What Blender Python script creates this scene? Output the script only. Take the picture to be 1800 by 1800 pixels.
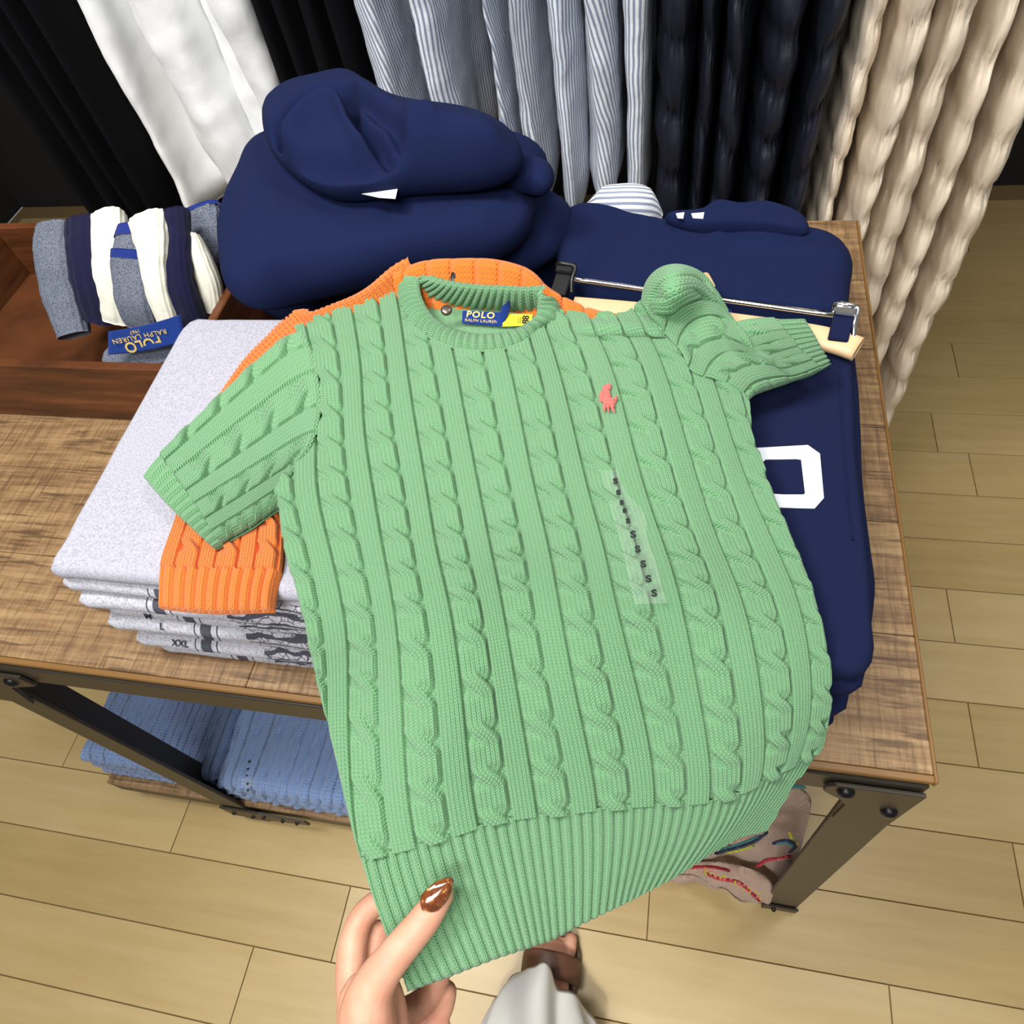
import bpy, bmesh, math, random
import numpy as np
from mathutils import Vector, Matrix, noise as mnoise
random.seed(7); rng = np.random.RandomState(7)
for o in list(bpy.data.objects): bpy.data.objects.remove(o, do_unlink=True)
scene = bpy.context.scene; COL = scene.collection
PI = math.pi

# ------------------------------------------------------------------ camera
CAM = np.array([0.0, 0.0, 1.45]); FPX = 1280.0
_p, _y, _r = map(math.radians, (55.0, 20.8, 13.4))
FW = np.array([-math.sin(_y)*math.cos(_p), math.cos(_y)*math.cos(_p), -math.sin(_p)])
_rt = np.array([math.cos(_y), math.sin(_y), 0.0]); _up = np.cross(_rt, FW)
RT = _rt*math.cos(_r) - _up*math.sin(_r)
UP = _up*math.cos(_r) + _rt*math.sin(_r)
cd = bpy.data.cameras.new('camera'); cam = bpy.data.objects.new('camera', cd); COL.objects.link(cam)
cd.sensor_fit = 'HORIZONTAL'; cd.sensor_width = 36.0; cd.lens = 36.0*FPX/1800.0; cd.clip_start = 0.02
cam.matrix_world = Matrix(((RT[0], UP[0], -FW[0], CAM[0]), (RT[1], UP[1], -FW[1], CAM[1]), (RT[2], UP[2], -FW[2], CAM[2]), (0, 0, 0, 1)))
scene.camera = cam
# ------------------------------------------------------------------ light and exposure
scene.view_settings.view_transform = 'Standard'; scene.view_settings.look = 'None'
scene.view_settings.gamma = 1.0; scene.view_settings.use_curve_mapping = False
scene.view_settings.exposure = 0.0
W = bpy.data.worlds.new('world'); scene.world = W; W.use_nodes = True
W.node_tree.nodes['Background'].inputs[0].default_value = (0.9, 0.95, 1.0, 1); W.node_tree.nodes['Background'].inputs[1].default_value = 0.22
def area(name, loc, target, size, power, col=(1, 1, 1), sy=None, spread=None):
    l = bpy.data.lights.new(name, 'AREA'); l.energy = power; l.color = col; l.size = size
    if spread: l.spread = spread
    if sy: l.shape = 'RECTANGLE'; l.size_y = sy
    o = bpy.data.objects.new(name, l); COL.objects.link(o); o.location = loc
    o.rotation_euler = (Vector(target)-Vector(loc)).to_track_quat('-Z', 'Y').to_euler(); return o
area('ceiling_panel_light', (-0.9, 0.1, 2.75), (-0.2, 0.35, 0.9), 0.40, 25, (1.0, 0.985, 0.96))
area('trouser_fill_light', (-.55, -1.12, 2.75), (-.2, -.05, 0.2), 0.4, 19, (1.0, 0.99, 0.98))  # added fill, no known fixture: brightens the white trousers and nearby floor
area('trouser_fill_spot', (-.25, -1.15, 2.75), (-.13, -.20, 0.0), 0.2, 1.3, (1.0, 0.98, 0.97), spread=.55)  # narrow added fill, whitens trousers and floor without spilling to the left
area('rack_fill_light', (-.35, .1, 2.75), (-.2, .98, 1.0), 0.5, 15, (1.0, 0.985, 0.96))  # added fill to lift the hanging garments, not a known shop lamp
area('ceiling_track_light', (0.75, 0.75, 2.75), (0.1, 0.4, 0.9), 0.35, 11, (1.0, 0.97, 0.93))
area('ceiling_front_light', (0.1, -1.1, 2.75), (0.0, 0.9, 0.8), 0.7, 22, (1.0, 0.97, 0.93))

# ------------------------------------------------------------------ pixel helpers (real places on real planes)
def ray(px, py):
    px = np.asarray(px, float); py = np.asarray(py, float)
    return FW + RT*((px-900)/FPX)[..., None] - UP*((py-900)/FPX)[..., None]
def atz(px, py, z):
    r = ray(px, py); t = (np.asarray(z, float)-CAM[2])/r[..., 2]; return CAM + r*t[..., None]
def atd(px, py, d): return CAM + ray(px, py)*np.asarray(d, float)[..., None]
def aty(px, py, y):
    r = ray(px, py); t = y/r[..., 1]; return CAM + r*t[..., None]
def project(P):
    d = np.asarray(P, float)-CAM; f = d@FW
    return 900+FPX*(d@RT)/f, 900-FPX*(d@UP)/f

# ------------------------------------------------------------------ object helpers
def props(o, label=None, cat=None, group=None, kind=None):
    if label: o['label'] = label
    if cat: o['category'] = cat
    if group: o['group'] = group
    if kind: o['kind'] = kind
    return o
def empty(name, loc, label, cat, group=None):
    o = bpy.data.objects.new(name, None); COL.objects.link(o); o.location = Vector([float(a) for a in loc]); o.empty_display_size = 0.05
    props(o, label, cat, group); return o
def put(o, parent):
    if parent is not None:
        o.parent = parent
        if parent.type == 'EMPTY': o.matrix_parent_inverse = Matrix.Translation(parent.location).inverted()
def mesh_np(name, V, F, mat=None, parent=None, smooth=True, uv=None, label=None, wrap=False):
    """V (n,3), F (m,4) or list of polygons; uv per vertex (n,2)"""
    me = bpy.data.meshes.new(name); V = np.asarray(V, np.float32)
    if isinstance(F, np.ndarray):
        m, k = F.shape
        me.vertices.add(len(V)); me.vertices.foreach_set('co', V.ravel())
        me.loops.add(m*k); me.loops.foreach_set('vertex_index', F.astype(np.int32).ravel())
        me.polygons.add(m); me.polygons.foreach_set('loop_start', np.arange(0, m*k, k, dtype=np.int32))
        me.polygons.foreach_set('loop_total', np.full(m, k, np.int32))
        me.update(calc_edges=True)
    else:
        me.from_pydata([tuple(map(float, v)) for v in V], [], [tuple(int(i) for i in f) for f in F]); me.update()
    me.validate()
    if uv is not None:
        l = me.uv_layers.new(name='UVMap'); li = np.zeros(len(me.loops), np.int32); me.loops.foreach_get('vertex_index', li)
        w = np.asarray(uv, np.float64)[li]
        if wrap:
            w = w.reshape(-1, 4, 2); du = w[:, :, 0]-w[:, :1, 0]; w[:, :, 0] = w[:, :1, 0]+du-np.round(du); w = w.reshape(-1, 2)
        l.data.foreach_set('uv', w.astype(np.float32).ravel())
    me.polygons.foreach_set('use_smooth', np.full(len(me.polygons), smooth, bool))
    if mat: me.materials.append(mat)
    o = bpy.data.objects.new(name, me); COL.objects.link(o); put(o, parent)
    if label: o['label'] = label
    return o
def gridF(nr, nc, mask=None, closed=False):
    i = np.arange(nr*nc).reshape(nr, nc)
    if closed: i = np.concatenate([i, i[:, :1]], 1)
    F = np.stack([i[:-1, :-1], i[1:, :-1], i[1:, 1:], i[:-1, 1:]], -1)
    F = F[mask] if mask is not None else F.reshape(-1, 4)
    return F.reshape(-1, 4)
def smoothstep(x): x = np.clip(x, 0, 1); return x*x*(3-2*x)
def cspline(xk, yk, x):
    """natural cubic spline; yk (n,...) -> values at x"""
    xk = np.asarray(xk, float); yk = np.asarray(yk, float); n = len(xk); h = np.diff(xk)
    A = np.zeros((n, n)); B = np.zeros((n,)+yk.shape[1:]); A[0, 0] = A[-1, -1] = 1
    sh = (-1,)+(1,)*(yk.ndim-1)
    for i in range(1, n-1):
        A[i, i-1] = h[i-1]; A[i, i] = 2*(h[i-1]+h[i]); A[i, i+1] = h[i]
        B[i] = 6*((yk[i+1]-yk[i])/h[i]-(yk[i]-yk[i-1])/h[i-1])
    M = np.linalg.solve(A, B.reshape(n, -1)).reshape(B.shape)
    x = np.asarray(x, float); j = np.clip(np.searchsorted(xk, x)-1, 0, n-2)
    hh = h[j].reshape(x.shape+(1,)*(yk.ndim-1)); a = ((xk[j+1]-x).reshape(hh.shape))/hh; b = 1-a
    return a*yk[j]+b*yk[j+1]+((a**3-a)*M[j]+(b**3-b)*M[j+1])*hh**2/6
def pl(pts, n):
    """resample polyline evenly (linear)"""
    p = np.asarray(pts, float); s = np.r_[0, np.cumsum(np.linalg.norm(np.diff(p, axis=0), axis=1))]
    t = np.linspace(0, s[-1], n); return np.stack([np.interp(t, s, p[:, k]) for k in range(p.shape[1])], 1)
def sp(pts, n):
    """resample through points with a smooth spline"""
    p = np.asarray(pts, float); s = np.r_[0, np.cumsum(np.linalg.norm(np.diff(p, axis=0), axis=1))]
    t = np.linspace(0, s[-1], n); return cspline(s, p, t)
def spc(pts, n):
    """closed smooth resample"""
    p = np.asarray(pts, float); m = len(p); q = np.concatenate([p[-3:], p, p[:3]])
    s = np.r_[0, np.cumsum(np.linalg.norm(np.diff(q, axis=0), axis=1))]
    t = np.linspace(s[3], s[3+m], n, endpoint=False); return cspline(s, q, t)
def vnoise(P, scale, seed=0, octaves=2):
    """smooth value noise on (n,3) points, about -1..1"""
    P = np.asarray(P, float)*scale+seed*17.13; out = np.zeros(P.shape[:-1]); amp = 1.0; tot = 0
    for k in range(octaves):
        i = np.floor(P).astype(np.int64); f = P-i; f = f*f*(3-2*f); r = 0
        for a in (0, 1):
            for b in (0, 1):
                for c in (0, 1):
                    h = (i[..., 0]+a)*374761393+(i[..., 1]+b)*668265263+(i[..., 2]+c)*2147483647+seed*9176
                    h = (h ^ (h >> 13))*1274126177 & 0xffffffff; h = ((h ^ (h >> 16)) & 0xffff)/32767.5-1
                    w = (f[..., 0] if a else 1-f[..., 0])*(f[..., 1] if b else 1-f[..., 1])*(f[..., 2] if c else 1-f[..., 2])
                    r = r+h*w
        out += r*amp; tot += amp; amp *= .5; P = P*2.03+5.1
    return out/tot
def normals(G):
    du = np.gradient(G, axis=1); dv = np.gradient(G, axis=0); n = np.cross(dv, du)
    n /= (np.linalg.norm(n, axis=-1, keepdims=True)+1e-12); 
    if n[..., 2].mean() < 0: n = -n
    return n

# ------------------------------------------------------------------ materials
def srgb(r, g, b):
    f = lambda c: (c/255/12.92) if c/255 <= .04045 else ((c/255+.055)/1.055)**2.4
    return (f(r), f(g), f(b), 1)
class NT:
    def __init__(s, name):
        s.m = bpy.data.materials.new(name); s.m.use_nodes = True; s.t = s.m.node_tree; s.b = s.t.nodes['Principled BSDF']
        s.b.inputs['Roughness'].default_value = .85
    def n(s, typ, **k):
        x = s.t.nodes.new(typ)
        for a, v in k.items():
            if a.startswith('i_'): x.inputs[int(a[2:]) if a[2:].isdigit() else a[2:]].default_value = v
            else: setattr(x, a, v)
        return x
    def l(s, a, b): s.t.links.new(a, b)
    def math(s, op, a, b=None, c=None):
        x = s.n('ShaderNodeMath', operation=op)
        for i, v in enumerate((a, b, c)):
            if v is None: continue
            if isinstance(v, (int, float)): x.inputs[i].default_value = v
            else: s.l(v, x.inputs[i])
        return x.outputs[0]
    def coords(s, kind='Object'): return s.n('ShaderNodeTexCoord').outputs[kind]
    def sep(s, v):
        x = s.n('ShaderNodeSeparateXYZ'); s.l(v, x.inputs[0]); return x.outputs
    def noise(s, vec, scale, detail=3, rough=.5, mapscale=None):
        if mapscale:
            mp = s.n('ShaderNodeMapping'); mp.inputs['Scale'].default_value = mapscale; s.l(vec, mp.inputs['Vector']); vec = mp.outputs[0]
        x = s.n('ShaderNodeTexNoise'); x.inputs['Scale'].default_value = scale; x.inputs['Detail'].default_value = detail
        x.inputs['Roughness'].default_value = rough; s.l(vec, x.inputs['Vector']); return x.outputs['Fac']
    def ramp(s, fac, stops):
        x = s.n('ShaderNodeValToRGB'); e = x.color_ramp.elements
        while len(e) < len(stops): e.new(.5)
        for q, (p, c) in zip(e, stops): q.position = p; q.color = c
        s.l(fac, x.inputs[0]); return x.outputs[0]
    def mix(s, fac, a, b):
        x = s.n('ShaderNodeMix', data_type='RGBA')
        for sock, v in ((x.inputs[0], fac), (x.inputs[6], a), (x.inputs[7], b)):
            if isinstance(v, (int, float, tuple)): sock.default_value = v
            else: s.l(v, sock)
        return x.outputs[2]
    def color(s, c):
        if isinstance(c, tuple): s.b.inputs['Base Color'].default_value = c
        else: s.l(c, s.b.inputs['Base Color'])
    def bump(s, h, strength=.5, dist=.001):
        x = s.n('ShaderNodeBump'); x.inputs['Strength'].default_value = strength; x.inputs['Distance'].default_value = dist
        s.l(h, x.inputs['Height']); s.l(x.outputs[0], s.b.inputs['Normal'])
def mul(c, k): return tuple(min(1, a*k) for a in c[:3])+(1,)
def mat_knit(name, col, row=1.0, str_=.95, dist=.0010, sheen=.25):
    """UV: u in stitches, v in rows; the V of each stitch is fine relief"""
    t = NT(name); uv = t.sep(t.coords('UV')); u, v = uv[0], uv[1]
    fu = t.math('FRACT', u); a = t.math('MULTIPLY', t.math('ABSOLUTE', t.math('SUBTRACT', fu, .5)), 2.0)
    ph = t.math('FRACT', t.math('ADD', v, t.math('MULTIPLY', a, -.75)))
    leg = t.math('SINE', t.math('MULTIPLY', ph, PI))
    prof = t.math('SINE', t.math('MULTIPLY', t.math('PINGPONG', t.math('ADD', a, .0), .5), PI))
    h = t.math('ADD', t.math('MULTIPLY', leg, .75), t.math('MULTIPLY', prof, .55))
    nz = t.noise(t.coords('Object'), 900, 2)
    h = t.math('ADD', h, t.math('MULTIPLY', nz, .35)); t.bump(h, str_, dist)
    nn = t.noise(t.coords('Object'), 1600, 2, .6)
    t.color(t.mix(nn, mul(col, .80), mul(col, 1.17)))
    t.b.inputs['Roughness'].default_value = .9; t.b.inputs['Sheen Weight'].default_value = sheen; t.b.inputs['Specular IOR Level'].default_value = .2
    return t.m
def mat_fleece(name, col, var=.12, bump=.35, sheen=.12, scale=500):
    t = NT(name); o = t.coords('Object'); n = t.noise(o, scale, 3, .6); n2 = t.noise(o, 14, 2)
    c = t.mix(n, mul(col, 1-var), mul(col, 1+var)); t.color(c); t.bump(t.math('ADD', n, t.math('MULTIPLY', n2, 1.0)), bump, .0012)
    t.b.inputs['Roughness'].default_value = .95; t.b.inputs['Sheen Weight'].default_value = sheen; t.b.inputs['Specular IOR Level'].default_value = .15
    return t.m
def mat_plain(name, col, rough=.6, metal=0, spec=.5, coat=0):
    t = NT(name); t.color(col); t.b.inputs['Roughness'].default_value = rough; t.b.inputs['Metallic'].default_value = metal
    t.b.inputs['Specular IOR Level'].default_value = spec; t.b.inputs['Coat Weight'].default_value = coat
    n = t.noise(t.coords('Object'), 300, 2); t.bump(n, .08, .0004); return t.m
def mat_marl(name, a, b, scale=420, stretch=(1, 1, 1)):
    t = NT(name); o = t.coords('Object'); n = t.noise(o, scale, 3, .75, stretch)
    t.color(t.ramp(n, [(.36, b), (.56, a)])); t.bump(n, .35, .0008)
    t.b.inputs['Roughness'].default_value = .95; t.b.inputs['Specular IOR Level'].default_value = .1; return t.m
def mat_stripe(name, light, dark, freq, duty=.45, tilt=0.0):
    t = NT(name); uv = t.sep(t.coords('UV'))
    s = t.math('ADD', uv[0], t.math('MULTIPLY', uv[1], tilt)); f = t.math('FRACT', t.math('MULTIPLY', s, freq))
    k = t.math('GREATER_THAN', f, 1-duty); n = t.noise(t.coords('Object'), 60, 3)
    t.color(t.mix(k, light, dark)); t.bump(n, .35, .004); t.b.inputs['Roughness'].default_value = .85; return t.m
def mat_puff(name, col, rough=.42):
    t = NT(name); o = t.coords('Object'); n = t.noise(o, 30, 3, .5, (1, 1, .8)); n2 = t.noise(o, 110, 3, .6, (1.6, 1, .5))
    t.color(col); t.bump(t.math('ADD', n, t.math('MULTIPLY', n2, .3)), .6, .0028)
    t.b.inputs['Roughness'].default_value = rough; t.b.inputs['Specular IOR Level'].default_value = .45; return t.m
def mat_roughsawn(name, along=(1, 14, 1)):
    t = NT(name); o = t.coords('Object')
    n1 = t.noise(o, 9, 5, .65, along); n2 = t.noise(o, 22, 4, .7, (9, .8, 1)); n3 = t.noise(o, 5, 3)
    m = t.math('ADD', t.math('MULTIPLY', n1, .62), t.math('MULTIPLY', n2, .38))
    rnd = t.n('ShaderNodeObjectInfo').outputs['Random']
    m = t.math('ADD', m, t.math('MULTIPLY', t.math('SUBTRACT', rnd, .5), .07))
    saw = t.noise(o, 34, 3, .6, (.35, 4.2, 1))
    c = t.ramp(m, [(.30, srgb(88, 66, 44)), (.44, srgb(120, 92, 62)), (.54, srgb(146, 116, 80)), (.70, srgb(174, 145, 105))])
    c = t.mix(t.ramp(saw, [(.34, (.75, .75, .75, 1)), (.43, (0, 0, 0, 1))]), c, srgb(74, 52, 32)); saw2 = t.noise(o, 46, 3, .6, (5.0, .30, 1))
    c = t.mix(t.ramp(saw2, [(.36, (.5, .5, .5, 1)), (.44, (0, 0, 0, 1))]), c, srgb(86, 62, 40)); t.color(c)
    t.bump(t.math('ADD', m, t.math('MULTIPLY', t.math('ADD', saw, saw2), .5)), .5, .002); t.b.inputs['Roughness'].default_value = .5; return t.m
def mat_plank(name):
    t = NT(name); o = t.coords('Object'); r = t.n('ShaderNodeObjectInfo').outputs['Random']
    n = t.noise(o, 6, 4, .6, (.6, 6, 1)); n2 = t.noise(o, 3.1, 2)
    m = t.math('ADD', t.math('MULTIPLY', n, .5), t.math('MULTIPLY', r, .30)); m = t.math('ADD', m, t.math('MULTIPLY', n2, .2))
    t.color(t.ramp(m, [(.2, srgb(166, 142, 92)), (.5, srgb(186, 161, 110)), (.8, srgb(200, 179, 134))]))
    spk = t.noise(o, 30, 2, .5, (1, 3, 1)); t.bump(t.math('ADD', n, spk), .12, .002)
    t.b.inputs['Roughness'].default_value = .38; return t.m
GREEN = srgb(120, 173, 124)
M = dict(
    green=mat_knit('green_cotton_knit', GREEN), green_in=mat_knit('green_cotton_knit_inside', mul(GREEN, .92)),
    orange=mat_knit('orange_cotton_knit', srgb(255, 128, 44)), blue=mat_knit('pale_blue_knit', srgb(136, 164, 214)),
    beige=mat_knit('beige_knit', srgb(196, 166, 146)),
    navy=mat_fleece('navy_fleece', srgb(20, 30, 66), .12, .35, .0), navy2=mat_fleece('navy_jersey', srgb(20, 28, 60), .10, .3, .0),
    black_velvet=mat_fleece('black_velvet', srgb(8, 8, 12), .3, .35, .0), grey=mat_marl('heather_grey_jersey', srgb(182, 182, 193), srgb(150, 151, 165), 600),
    sockgrey=mat_marl('grey_marl_knit', srgb(120, 126, 140), srgb(52, 57, 72), 700), sockwhite=mat_fleece('cream_knit', srgb(226, 224, 208), .06),
    socknavy=mat_fleece('dark_navy_knit', srgb(22, 22, 52), .2), sockblue=mat_fleece('royal_blue_knit', srgb(30, 48, 120)),
    socdark=mat_fleece('charcoal_knit', srgb(38, 42, 52), .3),
    white=mat_fleece('white_cotton', srgb(243, 244, 243), .02, .5, .1, 60),
    trouser=mat_fleece('white_twill', srgb(236, 235, 229), .02, .2, .1, 700),
    stripe=mat_stripe('blue_white_stripe', srgb(232, 236, 242), srgb(138, 149, 170), 140), stripe2=mat_stripe('blue_white_stripe_bias', srgb(232, 236, 242), srgb(138, 149, 170), 140, .45, .30),
    puff_navy=mat_puff('black_nylon', srgb(21, 25, 38), .5), puff_cream=mat_puff('cream_nylon', srgb(226, 211, 190), .36),
    tabletop=mat_roughsawn('rough_sawn_brown_wood'), edge=mat_plain('golden_wood_edge', srgb(128, 92, 46), .45),
    steel=mat_plain('dark_painted_steel', srgb(56, 50, 42), .42, .3), bolt=mat_plain('black_bolt', srgb(30, 30, 32), .35, .6),
    plank=mat_plank('pale_oak_plank'), gap=mat_plain('joint_brown', srgb(128, 104, 66), .9),
    tray=mat_roughsawn('tray_wood', (14, 1, 1)), traywood=None,
    print_white=mat_plain('white_print', srgb(232, 238, 246), .6), print_dark=mat_plain('dark_navy_print', srgb(38, 42, 56), .8),
    gold=mat_plain('gold_thread', srgb(226, 196, 110), .6), label=mat_fleece('navy_satin_label', srgb(28, 54, 124), .05),
    yellow=mat_plain('yellow_paper', srgb(250, 214, 20), .5), black=mat_plain('black_plastic', srgb(22, 22, 25), .35),
    chrome=mat_plain('chrome', (.75, .76, .78, 1), .12, 1), snap=mat_plain('nickel_snap', srgb(120, 108, 98), .3, .8),
    lightwood=mat_plain('pale_beech', srgb(226, 190, 146), .45), coral=mat_knit('coral_thread', srgb(240, 118, 108)),
    paper=mat_plain('white_card', srgb(220, 220, 214), .6), wall=mat_plain('charcoal_wall', srgb(26, 24, 26), .9),
    sandal=mat_plain('brown_leather', srgb(96, 62, 44), .5), inkblack=mat_plain('black_ink', srgb(26, 34, 30), .8),
    red=mat_knit('red_thread', srgb(176, 28, 40)), teal=mat_knit('teal_thread', srgb(60, 130, 130)), yell=mat_knit('yellow_thread', srgb(190, 190, 60)), navyt=mat_knit('navy_thread', srgb(36, 38, 70)))
def _tw():
    t = NT('varnished_walnut'); o = t.coords('Object'); n = t.noise(o, 7, 5, .6, (1, 1, 9))
    t.color(t.ramp(n, [(.3, srgb(62, 34, 18)), (.6, srgb(104, 60, 32)), (.8, srgb(140, 86, 50))])); t.b.inputs['Roughness'].default_value = .4; return t.m
M['traywood'] = _tw()
def _skin():
    t = NT('skin'); o = t.coords('Object'); n = t.noise(o, 45, 3); n2 = t.noise(o, 420, 3)
    t.color(t.ramp(n, [(.3, srgb(205, 140, 115)), (.55, srgb(211, 157, 130)), (.75, srgb(217, 167, 142))]))
    t.bump(n2, .25, .0006); t.b.inputs['Roughness'].default_value = .5; t.b.inputs['Subsurface Weight'].default_value = .15
    t.b.inputs['Subsurface Radius'].default_value = (.01, .004, .002); t.b.inputs['Subsurface Scale'].default_value = .5; return t.m
M['skin'] = _skin()
def _nail():
    t = NT('brown_nail_polish'); o = t.coords('Object'); n = t.noise(o, 260, 2)
    t.color(t.ramp(n, [(.35, srgb(96, 46, 18)), (.62, srgb(134, 74, 34)), (.72, srgb(220, 170, 100))])); t.b.inputs['Roughness'].default_value = .08
    t.b.inputs['Coat Weight'].default_value = 1; t.b.inputs['Coat Roughness'].default_value = .03; return t.m
M['nail'] = _nail()
def _film():
    t = NT('clear_film'); b = t.b; b.inputs['Base Color'].default_value = (.93, .97, .96, 1); b.inputs['Roughness'].default_value = .12
    b.inputs['Alpha'].default_value = .08; b.inputs['Specular IOR Level'].default_value = .8; b.inputs['Coat Weight'].default_value = .6
    t.bump(t.noise(t.coords('Object'), 60, 2), .35, .003); return t.m
M['film'] = _film()

# ------------------------------------------------------------------ shape builders
def box_mesh(name, lo, hi, mat, parent=None, bevel=.001, label=None, xf=None, seg=1):
    bm = bmesh.new(); bmesh.ops.create_cube(bm, size=1)
    for v in bm.verts: v.co = Vector([(lo[k]+hi[k])/2+v.co[k]*(hi[k]-lo[k]) for k in range(3)])
    if bevel: bmesh.ops.bevel(bm, geom=list(bm.edges), offset=bevel, segments=seg, affect='EDGES')
    if xf is not None: bmesh.ops.transform(bm, matrix=xf, verts=bm.verts)
    me = bpy.data.meshes.new(name); bm.to_mesh(me); bm.free()
    if mat: me.materials.append(mat)
    o = bpy.data.objects.new(name, me); COL.objects.link(o); put(o, parent)
    if label: o['label'] = label
    return o
def prism(name, pts, z0, z1, mat, parent=None, bevel=.0006, xf=None, holes=None, label=None):
    """pts 2D outline extruded in z, then transformed by xf"""
    bm = bmesh.new()
    if holes:
        n = len(pts); a = [bm.verts.new((x, y, z1)) for x, y in pts]; b = [bm.verts.new((x, y, z1)) for x, y in holes]
        c = [bm.verts.new((x, y, z0)) for x, y in pts]; d = [bm.verts.new((x, y, z0)) for x, y in holes]
        for i in range(n):
            j = (i+1) % n
            bm.faces.new((a[i], a[j], b[j], b[i])); bm.faces.new((c[j], c[i], d[i], d[j])); bm.faces.new((c[i], c[j], a[j], a[i])); bm.faces.new((b[i], b[j], d[j], d[i]))
    else:
        a = [bm.verts.new((x, y, z1)) for x, y in pts]; c = [bm.verts.new((x, y, z0)) for x, y in pts]
        bm.faces.new(a); bm.faces.new(c[::-1]); n = len(pts)
        for i in range(n): j = (i+1) % n; bm.faces.new((c[i], c[j], a[j], a[i]))
        if bevel: bmesh.ops.bevel(bm, geom=[e for e in bm.edges], offset=bevel, segments=1, affect='EDGES')
    bmesh.ops.recalc_face_normals(bm, faces=bm.faces)
    if xf is not None: bmesh.ops.transform(bm, matrix=xf, verts=bm.verts)
    me = bpy.data.meshes.new(name); bm.to_mesh(me); bm.free()
    if mat: me.materials.append(mat)
    o = bpy.data.objects.new(name, me); COL.objects.link(o); put(o, parent)
    if label: o['label'] = label
    return o
def slab(name, outline, z0, z1, mat, parent=None, r=None, fn=None, noise=.0, seed=0, n=160, rings=26, label=None, waves=0, nscale=14, bulge=0.0):
    """soft closed cloth slab; outline (k,2) world xy smooth closed; fn(x,y,t)->dz on top"""
    P = spc(outline, n); c = P.mean(0); R = np.linalg.norm(P-c, axis=1).mean(); h = z1-z0; r = r if r else h*.5
    prof = []
    for a in np.linspace(0, PI, 13):
        prof.append((r*(1-math.sin(a)), z0+h*(1-math.cos(a))/2))
    L = [(0.98, z0)]
    G = []
    for ins, z in [(R*.6, z0), (R*.3, z0)]+prof: G.append(np.c_[c+(P-c)*(1-ins/R), np.full(n, z)])
    base = 1-r/R
    for s in np.linspace(1, 0.0, rings)[1:]:
        G.append(np.c_[c+(P-c)*base*s, np.full(n, z1+bulge*(1-s*s))])
    G = np.array(G); t = (G[..., 2]-z0)/max(h, 1e-6); top = smoothstep((t-.5)*2)
    if fn is not None: G[..., 2] += fn(G[..., 0], G[..., 1])*top
    if waves:
        G[..., 2] += waves*np.sin(t*PI)*vnoise(np.stack([G[..., 0], G[..., 1], t*0+seed], -1), 22, seed)
    if noise:
        N = vnoise(G, nscale, seed); d = G[..., :2]-c; dn = d/(np.linalg.norm(d, axis=-1, keepdims=True)+1e-6)
        side = np.clip(1-np.abs(t-.5)*1.2, 0, 1)*(np.linalg.norm(d, axis=-1) > R*.3)
        G[..., :2] += dn*(N*noise*side)[..., None]; G[..., 2] += vnoise(G, nscale*.7, seed+3)*noise*.7*top
    nr = G.shape[0]; V = G.reshape(-1, 3)
    o = mesh_np(name, V, gridF(nr, n, closed=True), mat, parent, label=label)
    return o
def sweep(name, path, rx, ry, side, mat, parent=None, n=24, power=2.2, fn=None, cap=True, uvs=1.0, label=None, kind=None):
    """sweep a superellipse (rx along 'side', ry across) along 3D path; rx, ry arrays"""
    P = np.asarray(path, float); m = len(P); T = np.gradient(P, axis=0); T /= np.linalg.norm(T, axis=1, keepdims=True)
    rx = np.broadcast_to(rx, m).astype(float); ry = np.broadcast_to(ry, m).astype(float); S = np.broadcast_to(np.asarray(side, float), (m, 3))
    S = S-T*(S*T).sum(1, keepdims=True); S /= np.linalg.norm(S, axis=1, keepdims=True); B = np.cross(T, S)
    a = np.linspace(0, 2*PI, n, endpoint=False); ca = np.sign(np.cos(a))*np.abs(np.cos(a))**(2/power); sa = np.sign(np.sin(a))*np.abs(np.sin(a))**(2/power)
    G = P[:, None]+S[:, None]*(rx[:, None]*ca)[..., None]+B[:, None]*(ry[:, None]*sa)[..., None]
    if fn is not None: G = fn(G, a)
    V = G.reshape(-1, 3); F = [tuple(f) for f in gridF(m, n, closed=True)]
    if cap: F = F+[tuple(range(n))[::-1], tuple(range((m-1)*n, m*n))]
    uv = np.stack(np.broadcast_arrays(np.linspace(0, 1, n, endpoint=False)[None]*uvs, np.linspace(0, 1, m)[:, None]), -1).reshape(-1, 2)
    o = mesh_np(name, V, F, mat, parent, uv=uv, label=label); return o
def text_mesh(name, body, size, mat, parent, xf, extrude=.0002, bold=.0, label=None, sx=1.0, spacing=1.0):
    cu = bpy.data.curves.new(name, 'FONT'); cu.body = body; cu.size = size; cu.extrude = extrude; cu.offset = bold; cu.align_x = 'CENTER'; cu.align_y = 'CENTER'; cu.space_character = spacing
    cu.resolution_u = 3
    t = bpy.data.objects.new(name, cu); COL.objects.link(t); dg = bpy.context.evaluated_depsgraph_get(); dg.update()
    me = bpy.data.meshes.new_from_object(t.evaluated_get(dg)); bpy.data.objects.remove(t, do_unlink=True); bpy.data.curves.remove(cu)
    me.name = name; me.transform(Matrix.Diagonal((sx, 1, 1, 1))); me.transform(xf); me.materials.clear(); me.materials.append(mat)
    o = bpy.data.objects.new(name, me); COL.objects.link(o); put(o, parent)
    if label: o['label'] = label
    return o
def frame_xf(o, x, n):
    """matrix placing local x along x, local z along n"""
    x = Vector([float(a) for a in x]).normalized(); n = Vector([float(a) for a in n]); y = n.cross(x).normalized(); n = x.cross(y)
    return Matrix(((x[0], y[0], n[0], o[0]), (x[1], y[1], n[1], o[1]), (x[2], y[2], n[2], o[2]), (0, 0, 0, 1)))
# ================================================================== the green cable-knit sweater
S_COL = 0.040      # width of one cable + band repeat
CV = [-1, 0, 2, 4, 6, 8, 10, 12, 14.6, 17.2]
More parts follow.
